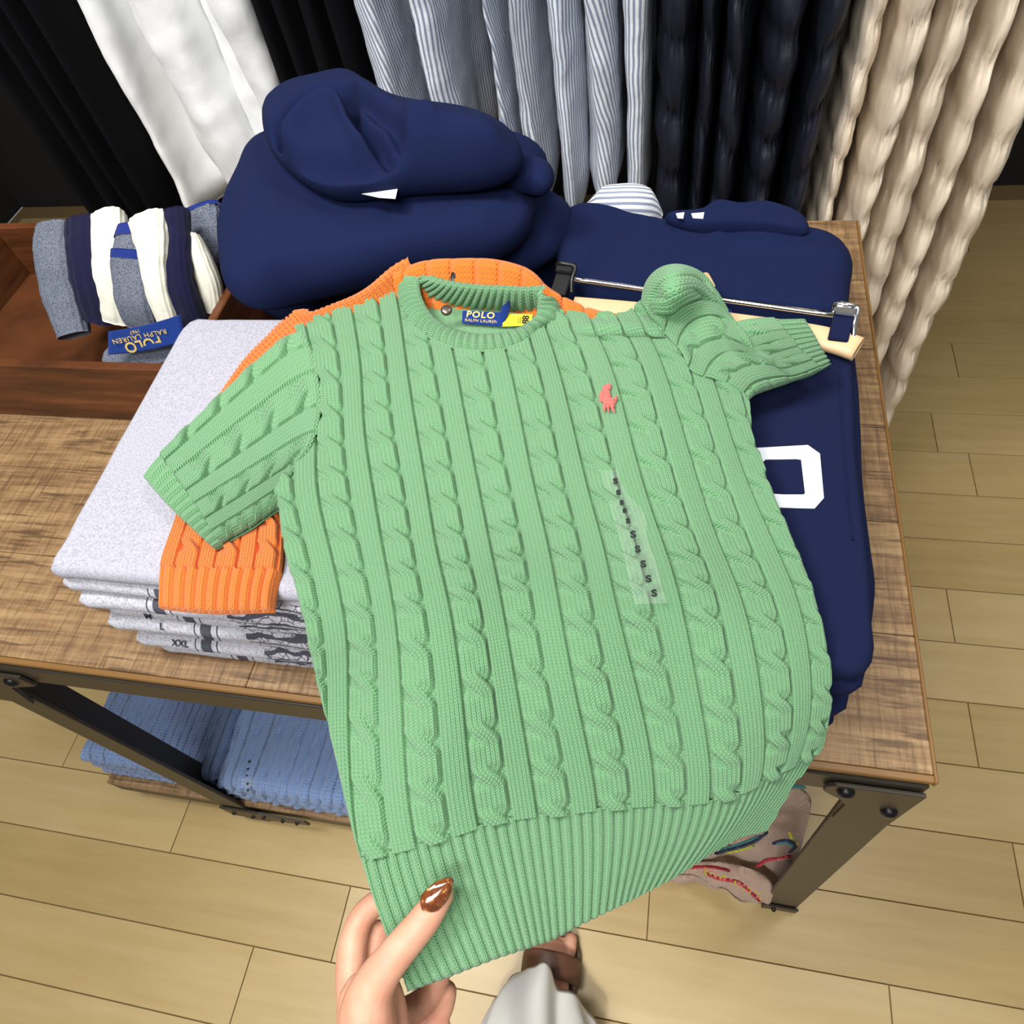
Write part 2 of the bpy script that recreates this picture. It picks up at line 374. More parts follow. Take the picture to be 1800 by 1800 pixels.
# control tracks: for every repeat the pixel of the cable centre at each row of CV
TR = {
 1: [(548, 520), (556, 548), (575, 640), (582, 760), (588, 862), (612, 975), (638, 1104), (642, 1232), (664, 1505), (752, 1738)],
 2: [(640, 515), (646, 552), (659, 647), (667, 750), (685, 862), (704, 975), (726, 1100), (742, 1262), (765, 1478), (842, 1702)],
 3: [(716, 500), (724, 545), (738, 631), (757, 742), (777, 858), (797, 970), (822, 1080), (844, 1245), (872, 1444), (925, 1673)],
 4: [(792, 490), (800, 536), (824, 625), (845, 731), (869, 850), (891, 958), (910, 1060), (941, 1230), (975, 1430), (990, 1649)],
 5: [(870, 490), (884, 530), (914, 614), (942, 728), (964, 838), (992, 952), (1014, 1060), (1044, 1220), (1080, 1418), (1066, 1606)],
 6: [(950, 490), (966, 535), (1002, 636), (1030, 738), (1058, 850), (1090, 960), (1114, 1060), (1150, 1205), (1178, 1412), (1128, 1572)],
 7: [(1030, 480), (1048, 535), (1092, 622), (1125, 723), (1158, 850), (1196, 960), (1228, 1055), (1258, 1205), (1272, 1400), (1200, 1528)],
 8: [(1110, 470), (1130, 530), (1172, 612), (1208, 712), (1246, 838), (1288, 960), (1332, 1067), (1362, 1200), (1350, 1362), (1262, 1493)],
 9: [(1190, 465), (1212, 525), (1256, 620), (1288, 715), (1324, 824), (1382, 950), (1426, 1060), (1442, 1190), (1408, 1330), (1312, 1472)],
}
ZR = np.array([1.000, 1.002, 1.005, 1.004, 1.004, 1.001, .990, .966, .925, .890])
CC = [0]+sorted(TR)+[10]
def _ctl():
    K = np.zeros((len(CV), 11, 3))
    for c in range(1, 10): K[:, c, :2] = TR[c]
    K[:, 0, :2] = K[:, 1, :2]-(K[:, 2, :2]-K[:, 1, :2])*1.0
    K[5, 0, :2] = (516, 975); K[6, 0, :2] = (542, 1108); K[7, 0, :2] = (554, 1236); K[8, 0, :2] = (571, 1528); K[9, 0, :2] = (668, 1762)
    K[:, 10, :2] = K[:, 9, :2]+(K[:, 9, :2]-K[:, 8, :2])*.85
    for c in range(11):
        t = smoothstep((c-6.0)/3.5); K[:, c, 2] = ZR
        K[:, c, 2] -= t*np.interp(CV, [-1, 2, 5, 8, 10, 12, 14.6, 17.2], [.0, .010, .018, .022, .020, .008, -.004, -.006])
        K[:, c, 2] -= (1-smoothstep(c/2.5))*np.interp(CV, [-1, 6, 10, 14, 17.2], [0, .002, .010, .012, .004])
    return K
_K = _ctl()
def surf(c, v):
    """(c,v) arrays on the grid -> world point; separable cubic spline of pixel tracks and heights"""
    c = np.asarray(c, float); v = np.asarray(v, float); shp = c.shape
    cg = np.linspace(-1, 11.2, 123); A = cspline(np.arange(11.), _K.transpose(1, 0, 2), np.clip(cg, -1, 11.2))   # (123, rows, 3)
    vg = np.linspace(-1.5, 17.8, 194); B = cspline(np.array(CV, float), A.transpose(1, 0, 2), vg)                  # (194,123,3)
    fc = np.clip((c-cg[0])/(cg[1]-cg[0]), 0, len(cg)-1.001); fv = np.clip((v-vg[0])/(vg[1]-vg[0]), 0, len(vg)-1.001)
    i = fv.astype(int); j = fc.astype(int); a = (fv-i)[..., None]; b = (fc-j)[..., None]
    Q = (B[i, j]*(1-a)+B[i+1, j]*a)*(1-b)+(B[i, j+1]*(1-a)+B[i+1, j+1]*a)*b
    px, py, z = Q[..., 0], Q[..., 1], Q[..., 2]
    # soft waves of the cloth
    z = z+.0035*np.exp(-((c-6.6)/1.1)**2-((v-9.4)/3.5)**2)+.005*np.exp(-((c-8.2)/1.2)**2-((v-12.6)/1.6)**2)
    z = z-.0045*np.exp(-((c-5.9)/.9)**2-((v-12.4)/1.5)**2)-.003*np.exp(-((c-3.6)/.7)**2-((v-11.6)/2)**2)+.003*np.exp(-((c-2.4)/.7)**2-((v-12.5)/2.4)**2)
    z = z+.002*np.exp(-((v-6)/.9)**2)*np.cos(c*1.1)+.006*np.exp(-((py-580)/12)**2)*smoothstep((px-990)/60)
    return px, py, z
def f_of(pts, k): 
    p = np.array(pts, float); return (p[:, 0], p[:, 1])
LEFT = np.array([(520, 470), (519, 578), (536, 617), (550, 675), (554, 705), (550, 744), (535, 792), (507, 830), (486, 866), (488, 890), (492, 925), (498, 965), (508, 1000), (520, 1040), (533, 1090), (545, 1150), (560, 1215), (575, 1280), (590, 1340), (602, 1395), (620, 1470), (650, 1570), (680, 1655), (714, 1745), (730, 1790)], float)
RIGHT = np.array([(1132, 470), (1140, 530), (1158, 554), (1182, 588), (1210, 622), (1236, 644), (1268, 663), (1298, 682), (1317, 712), (1321, 760), (1343, 826), (1368, 886), (1400, 962), (1428, 1030), (1449, 1108), (1462, 1180), (1461, 1240), (1445, 1300), (1420, 1345), (1396, 1372), (1374, 1412), (1346, 1463), (1330, 1500)], float)
TOP = np.array([(480, 590), (531, 576), (552, 569), (600, 547), (649, 525), (705, 499), (800, 520), (985, 550), (1050, 561), (1100, 556), (1128, 534), (1240, 520)], float)
BOT = np.array([(680, 1760), (714, 1748), (793, 1720), (869, 1691), (969, 1658), (1015, 1633), (1098, 1591), (1144, 1564), (1180, 1542), (1240, 1502), (1291, 1475), (1346, 1462), (1380, 1450)], float)
def solve_c(v, line, lo, hi, it=26):
    lo = np.full(v.shape, float(lo)); hi = np.full(v.shape, float(hi))
    for _ in range(it):
        m = (lo+hi)/2; px, py, _z = surf(m, v); inside = px > np.interp(py, line[:, 1], line[:, 0])
        hi = np.where(inside, m, hi); lo = np.where(inside, lo, m)
    return (lo+hi)/2
def solve_v(c, line, lo, hi, it=26):
    lo = np.full(c.shape, float(lo)); hi = np.full(c.shape, float(hi))
    for _ in range(it):
        m = (lo+hi)/2; px, py, _z = surf(c, m); below = py > np.interp(px, line[:, 0], line[:, 1])
        hi = np.where(below, m, hi); lo = np.where(below, lo, m)
    return (lo+hi)/2
_vs = np.linspace(-1.4, 17.7, 400); _cl = solve_c(_vs, LEFT, -1, 4); _cr = solve_c(_vs, RIGHT, 5, 11.2)
_cs = np.linspace(-1, 11.2, 300); _vt = solve_v(_cs, TOP, -1.5, 5); _vb = solve_v(_cs, BOT, 12, 17.8)
def edge(q, w, soft=.030, p=4):
    """plateau with a soft shoulder: 1 inside, 0 beyond w"""
    a_ = np.abs(q); return smoothstep((w-a_)/soft)*(1-.16*np.clip(a_/w, 0, 1)**p)
def cable_relief(x, v, h=.0062, a=.122, w=.148):
    """two-strand cable: height and stitch coordinate; v integer = lobe centre, strands cross half-way"""
    t = v-np.floor(v); s = smoothstep((t-.24)/.52); xa = -a+2*a*s; xb = -xa
    k = np.sin(np.clip((t-.19)/.62, 0, 1)*PI)**1.2; ww = w*(1+.16*k)
    ha = edge(x-xa, ww)*(h*(.93+.30*k)); hb = edge(x-xb, ww)*(h*(.93-.50*k))
    H = np.maximum(ha, hb); sh = np.where(ha >= hb, x-xa, x-xb)
    fill = edge(x, w*.95, .05)*h*.90*(1-smoothstep(k*2.4)); H = np.maximum(H, fill)
    return H, sh
def body_relief(c, v):
    f = c-np.round(c); H, sh = cable_relief(f, v); q = f-np.sign(f)*.5
    band = edge(q, .214, .030)*.0050; Hc = H*smoothstep((.300-np.abs(f))/.03); cab = Hc >= band
    u = np.where(cab, sh/.0813+.5, q/.0707); H = np.maximum(Hc, band)
    H = H+.00024*np.cos(2*PI*(u+.5))*(H > .0015)
    return H, u
NR_RIB = 5.5
def rib_relief(c, v, phase=0.0):
    r = c*NR_RIB+phase; f = r-np.round(r); H = .0032*np.clip(1-np.abs(f/.40)**2.6, 0, 1)**.6
    return H, f*2.6
def make_sheet(name, nu, nv, v0, v1, relief, parent, mat, hole=None, off=0.0, edge='sides', rowsper=15.0, label=None):
    cu = np.linspace(-.62, 10.62, nu)[None]*np.ones((nv, 1)); vu = np.linspace(v0, v1, nv)[:, None]*np.ones((1, nu))
    v = vu; c = cu
    for _ in range(3):
        cl = np.interp(v, _vs, _cl); cr = np.interp(v, _vs, _cr); c = np.clip(cu, cl, cr)
        top = np.interp(c, _cs, _vt) if v0 < 4 else v0-1; bot = np.interp(c, _cs, _vb) if v1 > 15 else v1+1
        v = np.clip(vu, top, bot)
    bad = ((np.abs(cu-c) > 1e-9) | (np.abs(vu-v) > 1e-9))
    px, py, z = surf(c, v); G = atz(px, py, z); N = normals(atz(*surf(cu, vu)))
    H, us = relief(c, v)
    # rounded edges: curl the last millimetres down
    d = np.minimum(np.minimum(np.abs(c-cl), np.abs(cr-c))*S_COL, 1)
    if v1 > 15: d = np.minimum(d, np.abs(bot-v)*.034)
    R = np.where((v < 6.2), .0004, .0045); k = np.clip(1-d/R, 0, 1); drop = R*(1-np.sqrt(np.clip(1-k*k, 0, 1)))*1.3
    G = G+N*(H*(1-.5*k)-drop+off)[..., None]
    mask = ~(bad[:-1, :-1] & bad[1:, 1:] & bad[1:, :-1] & bad[:-1, 1:])
    if hole is not None:
        X, Y = project(G); cen = hole.mean(0); ang = np.arctan2(hole[:, 1]-cen[1], hole[:, 0]-cen[0]); o = np.argsort(ang)
        rad = np.hypot(*(hole-cen).T)[o]; aa = ang[o]; q = np.arctan2(Y-cen[1], X-cen[0])
        rr = np.interp(q, np.r_[aa-2*PI, aa, aa+2*PI], np.r_[rad, rad, rad]); inside = np.hypot(X-cen[0], Y-cen[1]) < rr
        m = ~(inside[:-1, :-1] & inside[1:, 1:] & inside[1:, :-1] & inside[:-1, 1:]); mask = mask & m
    return mesh_np(name, G.reshape(-1, 3), gridF(nv, nu, mask), mat, parent, uv=np.stack([us, v*rowsper], -1).reshape(-1, 2), label=label, wrap=True)
SW = empty('green_sweater', atz(850, 900, 1.0), 'mint green cable-knit short-sleeved sweater held up by a hand over the table', 'sweater')
HOLE = spc([(706, 505), (713, 556), (742, 583), (764, 596), (797, 610), (844, 615), (892, 610), (928, 594), (962, 566), (978, 552), (978, 536), (940, 525), (860, 522), (800, 518), (750, 505), (722, 496)], 120)
make_sheet('front_panel', 900, 470, -1.4, 14.6, body_relief, SW, M['green'], hole=HOLE)
make_sheet('hem_ribbing', 760, 70, 14.55, 17.5, rib_relief, SW, M['green'])
def flat_relief(c, v): return c*0, c/.0717
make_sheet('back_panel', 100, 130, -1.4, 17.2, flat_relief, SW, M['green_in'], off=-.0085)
# narrow rolled welt between hem top and body is knit into the ribs
# ---- collar ring
ring_o = [(703, 498, 1.004), (700, 525, 1.004), (711, 559, 1.005), (735, 584, 1.006), (764, 600, 1.007), (800, 614, 1.008), (844, 620, 1.008), (892, 614, 1.008), (928, 598, 1.007), (962, 573, 1.006), (984, 556, 1.004), (984, 541, .998),
          (962, 545, .990), (942, 550, .988), (905, 549, .988), (860, 547, .988), (815, 543, .988), (775, 535, .988), (748, 524, .990), (726, 500, .996)]
ring_i = [(737, 487, 1.018), (733, 508, 1.016), (742, 533, 1.014), (754, 551, 1.012), (774, 568, 1.011), (803, 581, 1.010), (835, 587, 1.010), (868, 587, 1.010), (903, 580, 1.010), (930, 568, 1.012), (945, 556, 1.014), (950, 535, 1.017),
          (954, 514, 1.020), (930, 512, 1.020), (895, 511, 1.020), (860, 510, 1.020), (820, 507, 1.020), (785, 502, 1.020), (760, 496, 1.020), (744, 489, 1.019)]
def ribbed_ring(name, O, I, n, ribs, mat, parent, m=14, depth=.0026, closed=True, bow=.003, thick=.0):
    O = spc(O, n) if closed else sp(O, n); I = spc(I, n) if closed else sp(I, n)
    A = atz(O[:, 0], O[:, 1], O[:, 2]); B = atz(I[:, 0], I[:, 1], I[:, 2])
    s = np.linspace(0, 1, m)[:, None, None]; G = A[None]*(1-s)+B[None]*s
    du = np.roll(G, -1, 1)-np.roll(G, 1, 1); dv = np.gradient(G, axis=0); N = np.cross(dv, du); N /= np.linalg.norm(N, axis=-1, keepdims=True)+1e-9
    vc = CAM-G; N *= np.sign((N*vc).sum(-1, keepdims=True)); nn = N.mean(0, keepdims=True); 
    for _ in range(6): N = N+np.roll(N, 1, 1)+np.roll(N, -1, 1); N /= np.linalg.norm(N, axis=-1, keepdims=True)+1e-9
    L = np.linalg.norm(np.diff((A+B)/2, axis=0, append=((A+B)/2)[:1]), axis=1); ph = np.r_[0, np.cumsum(L)][:n]/L.sum()*ribs
    f = ph-np.round(ph); H = depth*np.clip(1-np.abs(f/.40)**2.4, 0, 1)**.6
    ss = np.linspace(0, 1, m)[:, None]; G = G+N*((H[None]*(.35+.65*np.sin(ss*PI)**.4))+bow*np.sin(ss*PI))[..., None]
    # rolled lip
    lip = G[-1][None]-N[-1][None]*np.array([.0015, .004, .007])[:, None, None]+(B-A)[None]/np.linalg.norm(B-A, axis=1)[None, :, None]*np.array([.0016, .0012, -.0012])[:, None, None]
    G = np.concatenate([G, lip], 0); nr = G.shape[0]
    uv = np.stack([np.broadcast_to(f*2.6, (nr, n)), np.linspace(0, 12, nr)[:, None]*np.ones((1, n))], -1).reshape(-1, 2)
    return mesh_np(name, G.reshape(-1, 3), gridF(nr, n, closed=closed), mat, parent, uv=uv)
ribbed_ring('collar', ring_o, ring_i, 700, 50, M['green'], SW)

# ---- sleeves as patches between four edges
def coons(top, bot, left, right, nu, nv):
    """u along (left edge -> right edge), v across (top -> bottom)"""
    T, B, Lf, R = sp(top, nu), sp(bot, nu), sp(left, nv), sp(right, nv)
    u = np.linspace(0, 1, nu)[None, :, None]; v = np.linspace(0, 1, nv)[:, None, None]
    return (1-v)*T[None]+v*B[None]+(1-u)*Lf[:, None]+u*R[:, None]-((1-u)*(1-v)*T[0]+u*(1-v)*T[-1]+(1-u)*v*B[0]+u*v*B[-1])
def sleeve(name, parent, mat, top, bot, seam, cuff, nu, nv, cols, lobes, cufffrac, ribs, zf=None, cph=0.0, vph=0.0, off=0, flip=False, matin=None, curlR=.0045, hmul=1.0, under=True):
    """top/bot run from the seam to the cuff; all points (px,py,z)"""
    Q = coons(top, bot, seam, cuff, nu, nv); px, py, z = Q[..., 0], Q[..., 1], Q[..., 2]
    if zf is not None: z = z+zf(px, py)
    G = atz(px, py, z); N = normals(G)
    u = np.linspace(0, 1, nu)[None]*np.ones((nv, 1)); v = np.linspace(0, 1, nv)[:, None]*np.ones((1, nu))
    c = v*cols+cph; H, us = body_relief(c, u*lobes/(1-cufffrac)+vph) ; 
    if flip: 
        H, us = body_relief(-c, u*lobes/(1-cufffrac)+vph)
    r = v*ribs; f = r-np.round(r); Hr = .0032*np.clip(1-np.abs(f/.40)**2.6, 0, 1)**.6
    k = smoothstep((u-(1-cufffrac))/.012); H = H*(1-k)*hmul+Hr*k; us = us*(1-k)+f*2.6*k
    d = np.minimum(np.minimum(np.minimum(v, 1-v)*cols*S_COL*.8, (1-u)*.13), .002+u*.13); kk = np.clip(1-d/curlR, 0, 1)
    G = G+N*(H*(1-.5*kk)-curlR*(1-np.sqrt(np.clip(1-kk*kk, 0, 1)))*1.3+off)[..., None]
    P = parent
    o = mesh_np(name, G.reshape(-1, 3), gridF(nv, nu), mat, P, uv=np.stack([us, u*lobes*17], -1).reshape(-1, 2), wrap=True)
    if under:
        G2 = coons(top, bot, seam, cuff, 60, 40); z2 = G2[..., 2]+(zf(G2[..., 0], G2[..., 1]) if zf else 0)
        B = atz(G2[..., 0], G2[..., 1], z2)+normals(atz(G2[..., 0], G2[..., 1], z2))*(-.0065+off)
        mesh_np('sleeve_underside', B.reshape(-1, 3), gridF(40, 60), matin or mat, P)
    return o
zl = 1.002
sleeve('sleeve', SW, M['green'],
       [(531, 578, 1.004), (500, 592, 1.003), (455, 628, 1.001), (400, 680, .999), (350, 729, .998), (300, 778, .998), (265, 815, .998), (249, 838, .996)],
       [(492, 889, .999), (478, 897, .999), (442, 921, .999), (409, 940, .998), (385, 955, .998), (373, 964, .996)],
       [(531, 578, 1.004), (549, 617, 1.006), (563, 675, 1.006), (567, 705, 1.006), (563, 744, 1.006), (548, 792, 1.005), (520, 830, 1.003), (492, 889, .999)],
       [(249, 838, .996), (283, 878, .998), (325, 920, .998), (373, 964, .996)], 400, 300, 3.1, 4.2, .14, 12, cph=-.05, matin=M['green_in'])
def zr(px, py):
    a = .040*np.exp(-((px-1190)/48)**2-((py-500)/52)**2)
    a += .004*np.sin((px-1140)/17.0+(py-500)/60.0)*np.exp(-((px-1200)/60)**2)*smoothstep((620-py)/80)
    a -= .005*np.exp(-((px-1275)/26)**2-((py-590)/44)**2)
    a += .006*np.exp(-((px-1330)/60)**2-((py-590)/25)**2)
    a -= .003*np.exp(-((px-1215)/22)**2-((py-590)/40)**2)
    return a
sleeve('sleeve', SW, M['green'],
       [(1128, 532, .998), (1136, 492, 1.0), (1162, 468, 1.0), (1200, 466, 1.0), (1232, 484, 1.0), (1250, 530, .996), (1268, 571, .992), (1300, 567, .990), (1350, 562, .988), (1419, 561, .984)],
       [(1315, 708, .985), (1330, 693, .985), (1352, 683, .985), (1390, 672, .984), (1430, 658, .983), (1463, 640, .981)],
       [(1128, 532, .998), (1146, 556, 1.004), (1170, 590, 1.004), (1197, 624, 1.003), (1213, 653, 1.0), (1247, 667, .998), (1280, 680, .995), (1302, 694, .990), (1315, 708, .985)],
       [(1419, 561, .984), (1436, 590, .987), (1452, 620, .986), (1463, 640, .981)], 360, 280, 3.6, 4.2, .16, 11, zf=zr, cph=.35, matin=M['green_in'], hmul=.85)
# ---- labels inside the neck
def patch(name, quad, z, mat, parent, n=10, bow=0.0, thick=.0006, label=None, m=None):
    """thin bowed tag from 4 pixel corners (tl,tr,br,bl)"""
    q = np.array(quad, float); z = np.broadcast_to(z, 4); W4 = atz(q[:, 0], q[:, 1], z)
    s = np.linspace(0, 1, n)[None, :, None]; t = np.linspace(0, 1, m or n)[:, None, None]
    G = (1-t)*((1-s)*W4[0]+s*W4[1])+t*((1-s)*W4[3]+s*W4[2]); nrm = np.cross(W4[1]-W4[0], W4[3]-W4[0]); nrm /= np.linalg.norm(nrm)
    if nrm@(CAM-W4[0]) < 0: nrm = -nrm
    G = G+nrm*(bow*np.sin(s*PI)); mm = G.shape[0]; V = np.concatenate([G.reshape(-1, 3), (G-nrm*thick).reshape(-1, 3)])
    f = gridF(mm, n); F = [tuple(a) for a in f]+[tuple(a[::-1]+mm*n) for a in f]
    b = [i for i in range(n)]+[n*k+n-1 for k in range(1, mm)]+[mm*n-2-i for i in range(n-1)]+[n*k for k in range(mm-2, 0, -1)]
    F += [(b[i], b[(i+1) % len(b)], b[(i+1) % len(b)]+mm*n, b[i]+mm*n) for i in range(len(b))]
    o = mesh_np(name, V, F, mat, parent, label=label, smooth=bow > .002); return o, W4, nrm
def quad_xf(W4, nrm, u=.5, v=.5, lift=.0005):
    x = ((W4[1]-W4[0])+(W4[2]-W4[3]))/2; o = W4[0]*(1-u)*(1-v)+W4[1]*u*(1-v)+W4[2]*u*v+W4[3]*(1-u)*v+nrm*lift
    return frame_xf(o, x, nrm)
lab, w4, nn = patch('neck_label', [(813, 546), (881, 549), (884, 574), (812, 568)], [1.004, 1.004, .999, .999], M['label'], SW, bow=.0, label='navy woven neck label lettered POLO')
text_mesh('lettering', 'POLO', .0084, M['gold'], lab, quad_xf(w4, nn, .47, .30), bold=.0002, spacing=1.15, sx=1.15)
text_mesh('lettering', 'RALPH LAUREN', .0040, M['gold'], lab, quad_xf(w4, nn, .48, .74), spacing=1.1, sx=1.05)
ytag, w4, nn = patch('size_sticker', [(884, 552), (936, 552), (934, 572), (882, 574)], [1.003, 1.003, .999, .999], M['yellow'], SW, label='yellow sticker beside the neck label')
text_mesh('print', '|||', .007, M['inkblack'], ytag, quad_xf(w4, nn, .62, .5), bold=-.0001)
text_mesh('print', '88', .0085, M['inkblack'], ytag, quad_xf(w4, nn, .80, .5)@Matrix.Rotation(PI/2, 4, 'Z'), bold=.0002)
sweep('hanger_loop', atz(np.array([878, 884, 890, 896]), np.array([571, 556, 541, 529]), np.array([.999, 1.004, 1.010, 1.016])), [.003, .004, .004, .001], .0006, RT, M['label'], SW, n=8, label='dark navy folded ribbon above the label')
# nickel snap on the collar edge
def disc(name, px, py, z, rad, th, mat, parent, nrm=None, label=None, n=24):
    o = atz(px, py, z); nr = np.array([0, -.35, 1.]) if nrm is None else nrm; X = frame_xf(o, RT, nr)
    prof = [(0, th), (rad*.55, th), (rad*.86, th*.85), (rad, th*.5), (rad, 0), (rad*.9, -th*.2)]
    a = np.linspace(0, 2*PI, n, endpoint=False); V = np.array([[(r*math.cos(t), r*math.sin(t), h) for t in a] for r, h in prof]).reshape(-1, 3)
    V = np.array([X@Vector(p) for p in V]); return mesh_np(name, V, gridF(len(prof), n, closed=True), mat, parent, label=label)
disc('security_pin', 785, 546, 1.014, .0052, .003, M['snap'], SW, label='round nickel pin head at the neck')
# embroidered rider emblem
def emblem(parent, mat):
    def P(x, y): return atz(x, y, 1.0095)
    def blob(pts, h=.0020):
        q = spc(pts, 40); A = atz(q[:, 0], q[:, 1], 1.0100); c = A.mean(0)
        rings = [A, c+(A-c)*.85+np.array([0, 0, h]), c+(A-c)*.4+np.array([0, 0, h*1.2]), c+(A-c)*.02+np.array([0, 0, h*1.2])]
        return np.array(rings)
    parts = [[(1056, 700), (1062, 696), (1070, 697), (1078, 702), (1084, 700), (1082, 708), (1080, 716), (1068, 714), (1060, 708)],   # horse barrel
             [(1054, 692), (1060, 688), (1064, 694), (1062, 704), (1056, 706), (1053, 700)],                                          # horse head and neck
             [(1059, 680), (1065, 678), (1072, 688), (1073, 699), (1064, 699), (1060, 690)],                                          # rider
             [(1061, 709), (1066, 710), (1065, 719), (1063, 725), (1060, 718)], [(1067, 712), (1071, 713), (1071, 720), (1072, 727), (1068, 720)],
             [(1075, 712), (1080, 712), (1079, 721), (1081, 726), (1076, 722)], [(1073, 676), (1075, 678), (1064, 688), (1062, 686)], [(1080, 700), (1086, 699), (1085, 703), (1081, 706)]]
    V = []; F = []; k = 0
    for p in parts:
        g = blob(p); V.append(g.reshape(-1, 3)); F.append(gridF(4, 40, closed=True)+k); k += 160
    V = np.concatenate(V); uv = V[:, :2]*260
    mesh_np('embroidered_emblem', V, np.concatenate(F), mat, parent, uv=uv, label='coral pink embroidered horse and rider emblem')
emblem(SW, M['coral'])
# clear size strip with a row of letters
def strip():
    cl = np.array([(1056, 828), (1068, 870), (1078, 912), (1088, 940), (1098, 985), (1108, 1030), (1116, 1062)], float); cr = np.array([(1086, 826), (1104, 868), (1134, 906), (1138, 944), (1152, 985), (1164, 1030), (1174, 1060)], float)
    Lf, Rr = sp(cl, 60), sp(cr, 60); s = np.linspace(0, 1, 14)[None, :, None]; G = Lf[:, None]*(1-s)+Rr[:, None]*s
    lift = .0125+.0045*np.exp(-((np.arange(60)-22)/4.)**2)[:, None]*np.ones((1, 14))
    zz = np.interp(G[..., 1], [820, 960, 1070], [1.004, 1.004, .999])
    V = atz(G[..., 0], G[..., 1], zz+lift*.72); return mesh_np('size_strip', V.reshape(-1, 3), gridF(60, 14), M['film'], SW, label='clear plastic strip printed with a column of letters S')
st = strip()
for x, y, k in [(1082, 846, 1), (1087, 866, .85), (1093, 884, .8), (1098, 898, .7), (1104, 916, .85), (1113, 940, 1.15), (1121, 966, 1.1), (1131, 992, 1.1), (1140, 1018, 1.1), (1150, 1043, 1.1)]:
    z0 = float(np.interp(y, [820, 900, 916, 940, 960, 1070], [1.0155, 1.017, 1.0195, 1.0175, 1.0165, 1.010])); o = atz(x, y, z0); text_mesh('letter', 'S', .0058*k, M['inkblack'], st, frame_xf(o, RT+.10*UP, (0, -.3, 1)), bold=.00035, sx=1.25)
# ================================================================== the room: floor, wall
def structure(o): o['kind'] = 'structure'; return o
fl = structure(box_mesh('floor', (-2.6, -1.2, -.05), (1.9, 2.3, -.004), M['gap'], bevel=0))
pw, plen = .122, .92
pm = {}
row = 0; y = .100-.122*10
rr = random.Random(3)
OFF = {10: -.52, 9: -.67+.92, 8: -.42, 7: .1, 11: .02, 12: -.30, 13: .25}
while y < 2.25:
    off = OFF.get(row, rr.uniform(0, plen)); x = off-math.ceil((off+2.55)/plen)*plen
    while x < 1.85:
        x0, x1 = max(x, -2.55), min(x+plen, 1.88)
        if x1-x0 > .02: box_mesh('plank', (x0+.0009, y-pw+.0009, -.004), (x1-.0009, y-.0009, 0), M['plank'], fl, bevel=.0006)
        x += plen
    y += pw; row += 1
structure(box_mesh('wall_back', (-2.6, 2.25, 0), (1.9, 2.32, 2.9), M['wall'], bevel=0))
structure(box_mesh('wall_left', (-2.67, -1.2, 0), (-2.6, 2.3, 2.9), M['wall'], bevel=0))
structure(box_mesh('ceiling', (-2.6, -1.2, 2.9), (1.9, 2.3, 2.95), mat_plain('white_ceiling', srgb(225, 222, 215), .9), bevel=0))

# ================================================================== display table
TZ = .82; TX0, TX1, TY0, TY1 = -1.02, .222, .186, .908
T = empty('display_table', ((TX0+TX1)/2, (TY0+TY1)/2, 0), 'rough-sawn brown wood display table on dark steel legs', 'table')
nb = 6; bw = (TY1-TY0)/nb
for i in range(nb):
    cuts = [TX0, [-.38, -.62, -.2, -.5, -.3, -.7][i], TX1]
    for a, b in zip(cuts[:-1], cuts[1:]):
        box_mesh('board', (a+.0004, TY0+.006+i*bw*(1-.006/bw/nb)+.0004, TZ-.010), (b-.0004, TY0+.006+(i+1)*bw*(1-.006/bw/nb)-.0004, TZ+rr.uniform(-.0006, .0004)), M['tabletop'], T, bevel=.0008)
box_mesh('edge_band', (TX0, TY0, TZ-.007), (TX1, TY0+.006, TZ-.0003), M['edge'], T, bevel=.0008, label='golden wood edge strip')
box_mesh('edge_band', (TX1, TY0, TZ-.010), (TX1+.003, TY1, TZ-.0005), M['edge'], T, bevel=.0008)
ST = M['steel']
# angle-iron rails under the top
box_mesh('front_rail', (TX0+.004, TY0-.002, TZ-.050), (TX1-.001, TY0+.008, TZ-.010), ST, T, bevel=.001)
box_mesh('rail_flange', (TX0+.004, TY0+.008, TZ-.0145), (TX1-.001, TY0+.035, TZ-.010), ST, T, bevel=.001)
box_mesh('side_rail', (TX1-.006, TY0+.008, TZ-.062), (TX1-.001, TY1-.004, TZ-.010), ST, T, bevel=.001)
box_mesh('side_rail', (TX0+.004, TY0+.008, TZ-.062), (TX0+.009, TY1-.004, TZ-.010), ST, T, bevel=.001)
box_mesh('back_rail', (TX0+.004, TY1-.01, TZ-.062), (TX1-.001, TY1-.005, TZ-.010), ST, T, bevel=.001)
# legs: flat bars of angle iron
def leg(x, w, y, s):
    X = Matrix.Shear('XY', 4, (0, 0)) if s < 0 else Matrix(((1, 0, -.050, .050*(TZ-.10)), (0, 1, 0, 0), (0, 0, 1, 0), (0, 0, 0, 1)))   # the right legs splay slightly outwards
    box_mesh('leg', (x-w/2, y, 0), (x+w/2, y+.006, TZ-.03), ST, T, bevel=.001, xf=X)
    box_mesh('leg_flange', (x+s*w/2-(.006 if s > 0 else 0), y+.006, 0), (x+s*w/2+(0 if s > 0 else .006), y+.045, TZ-.03), ST, T, bevel=.001, xf=X)
LEGX = [(-.742, -1), (.199, 1)]
for x, s in LEGX:
    leg(x, .052, TY0-.002, s); box_mesh('leg', (x-.026, TY1-.012, 0), (x+.026, TY1-.006, TZ-.03), ST, T, bevel=.001)
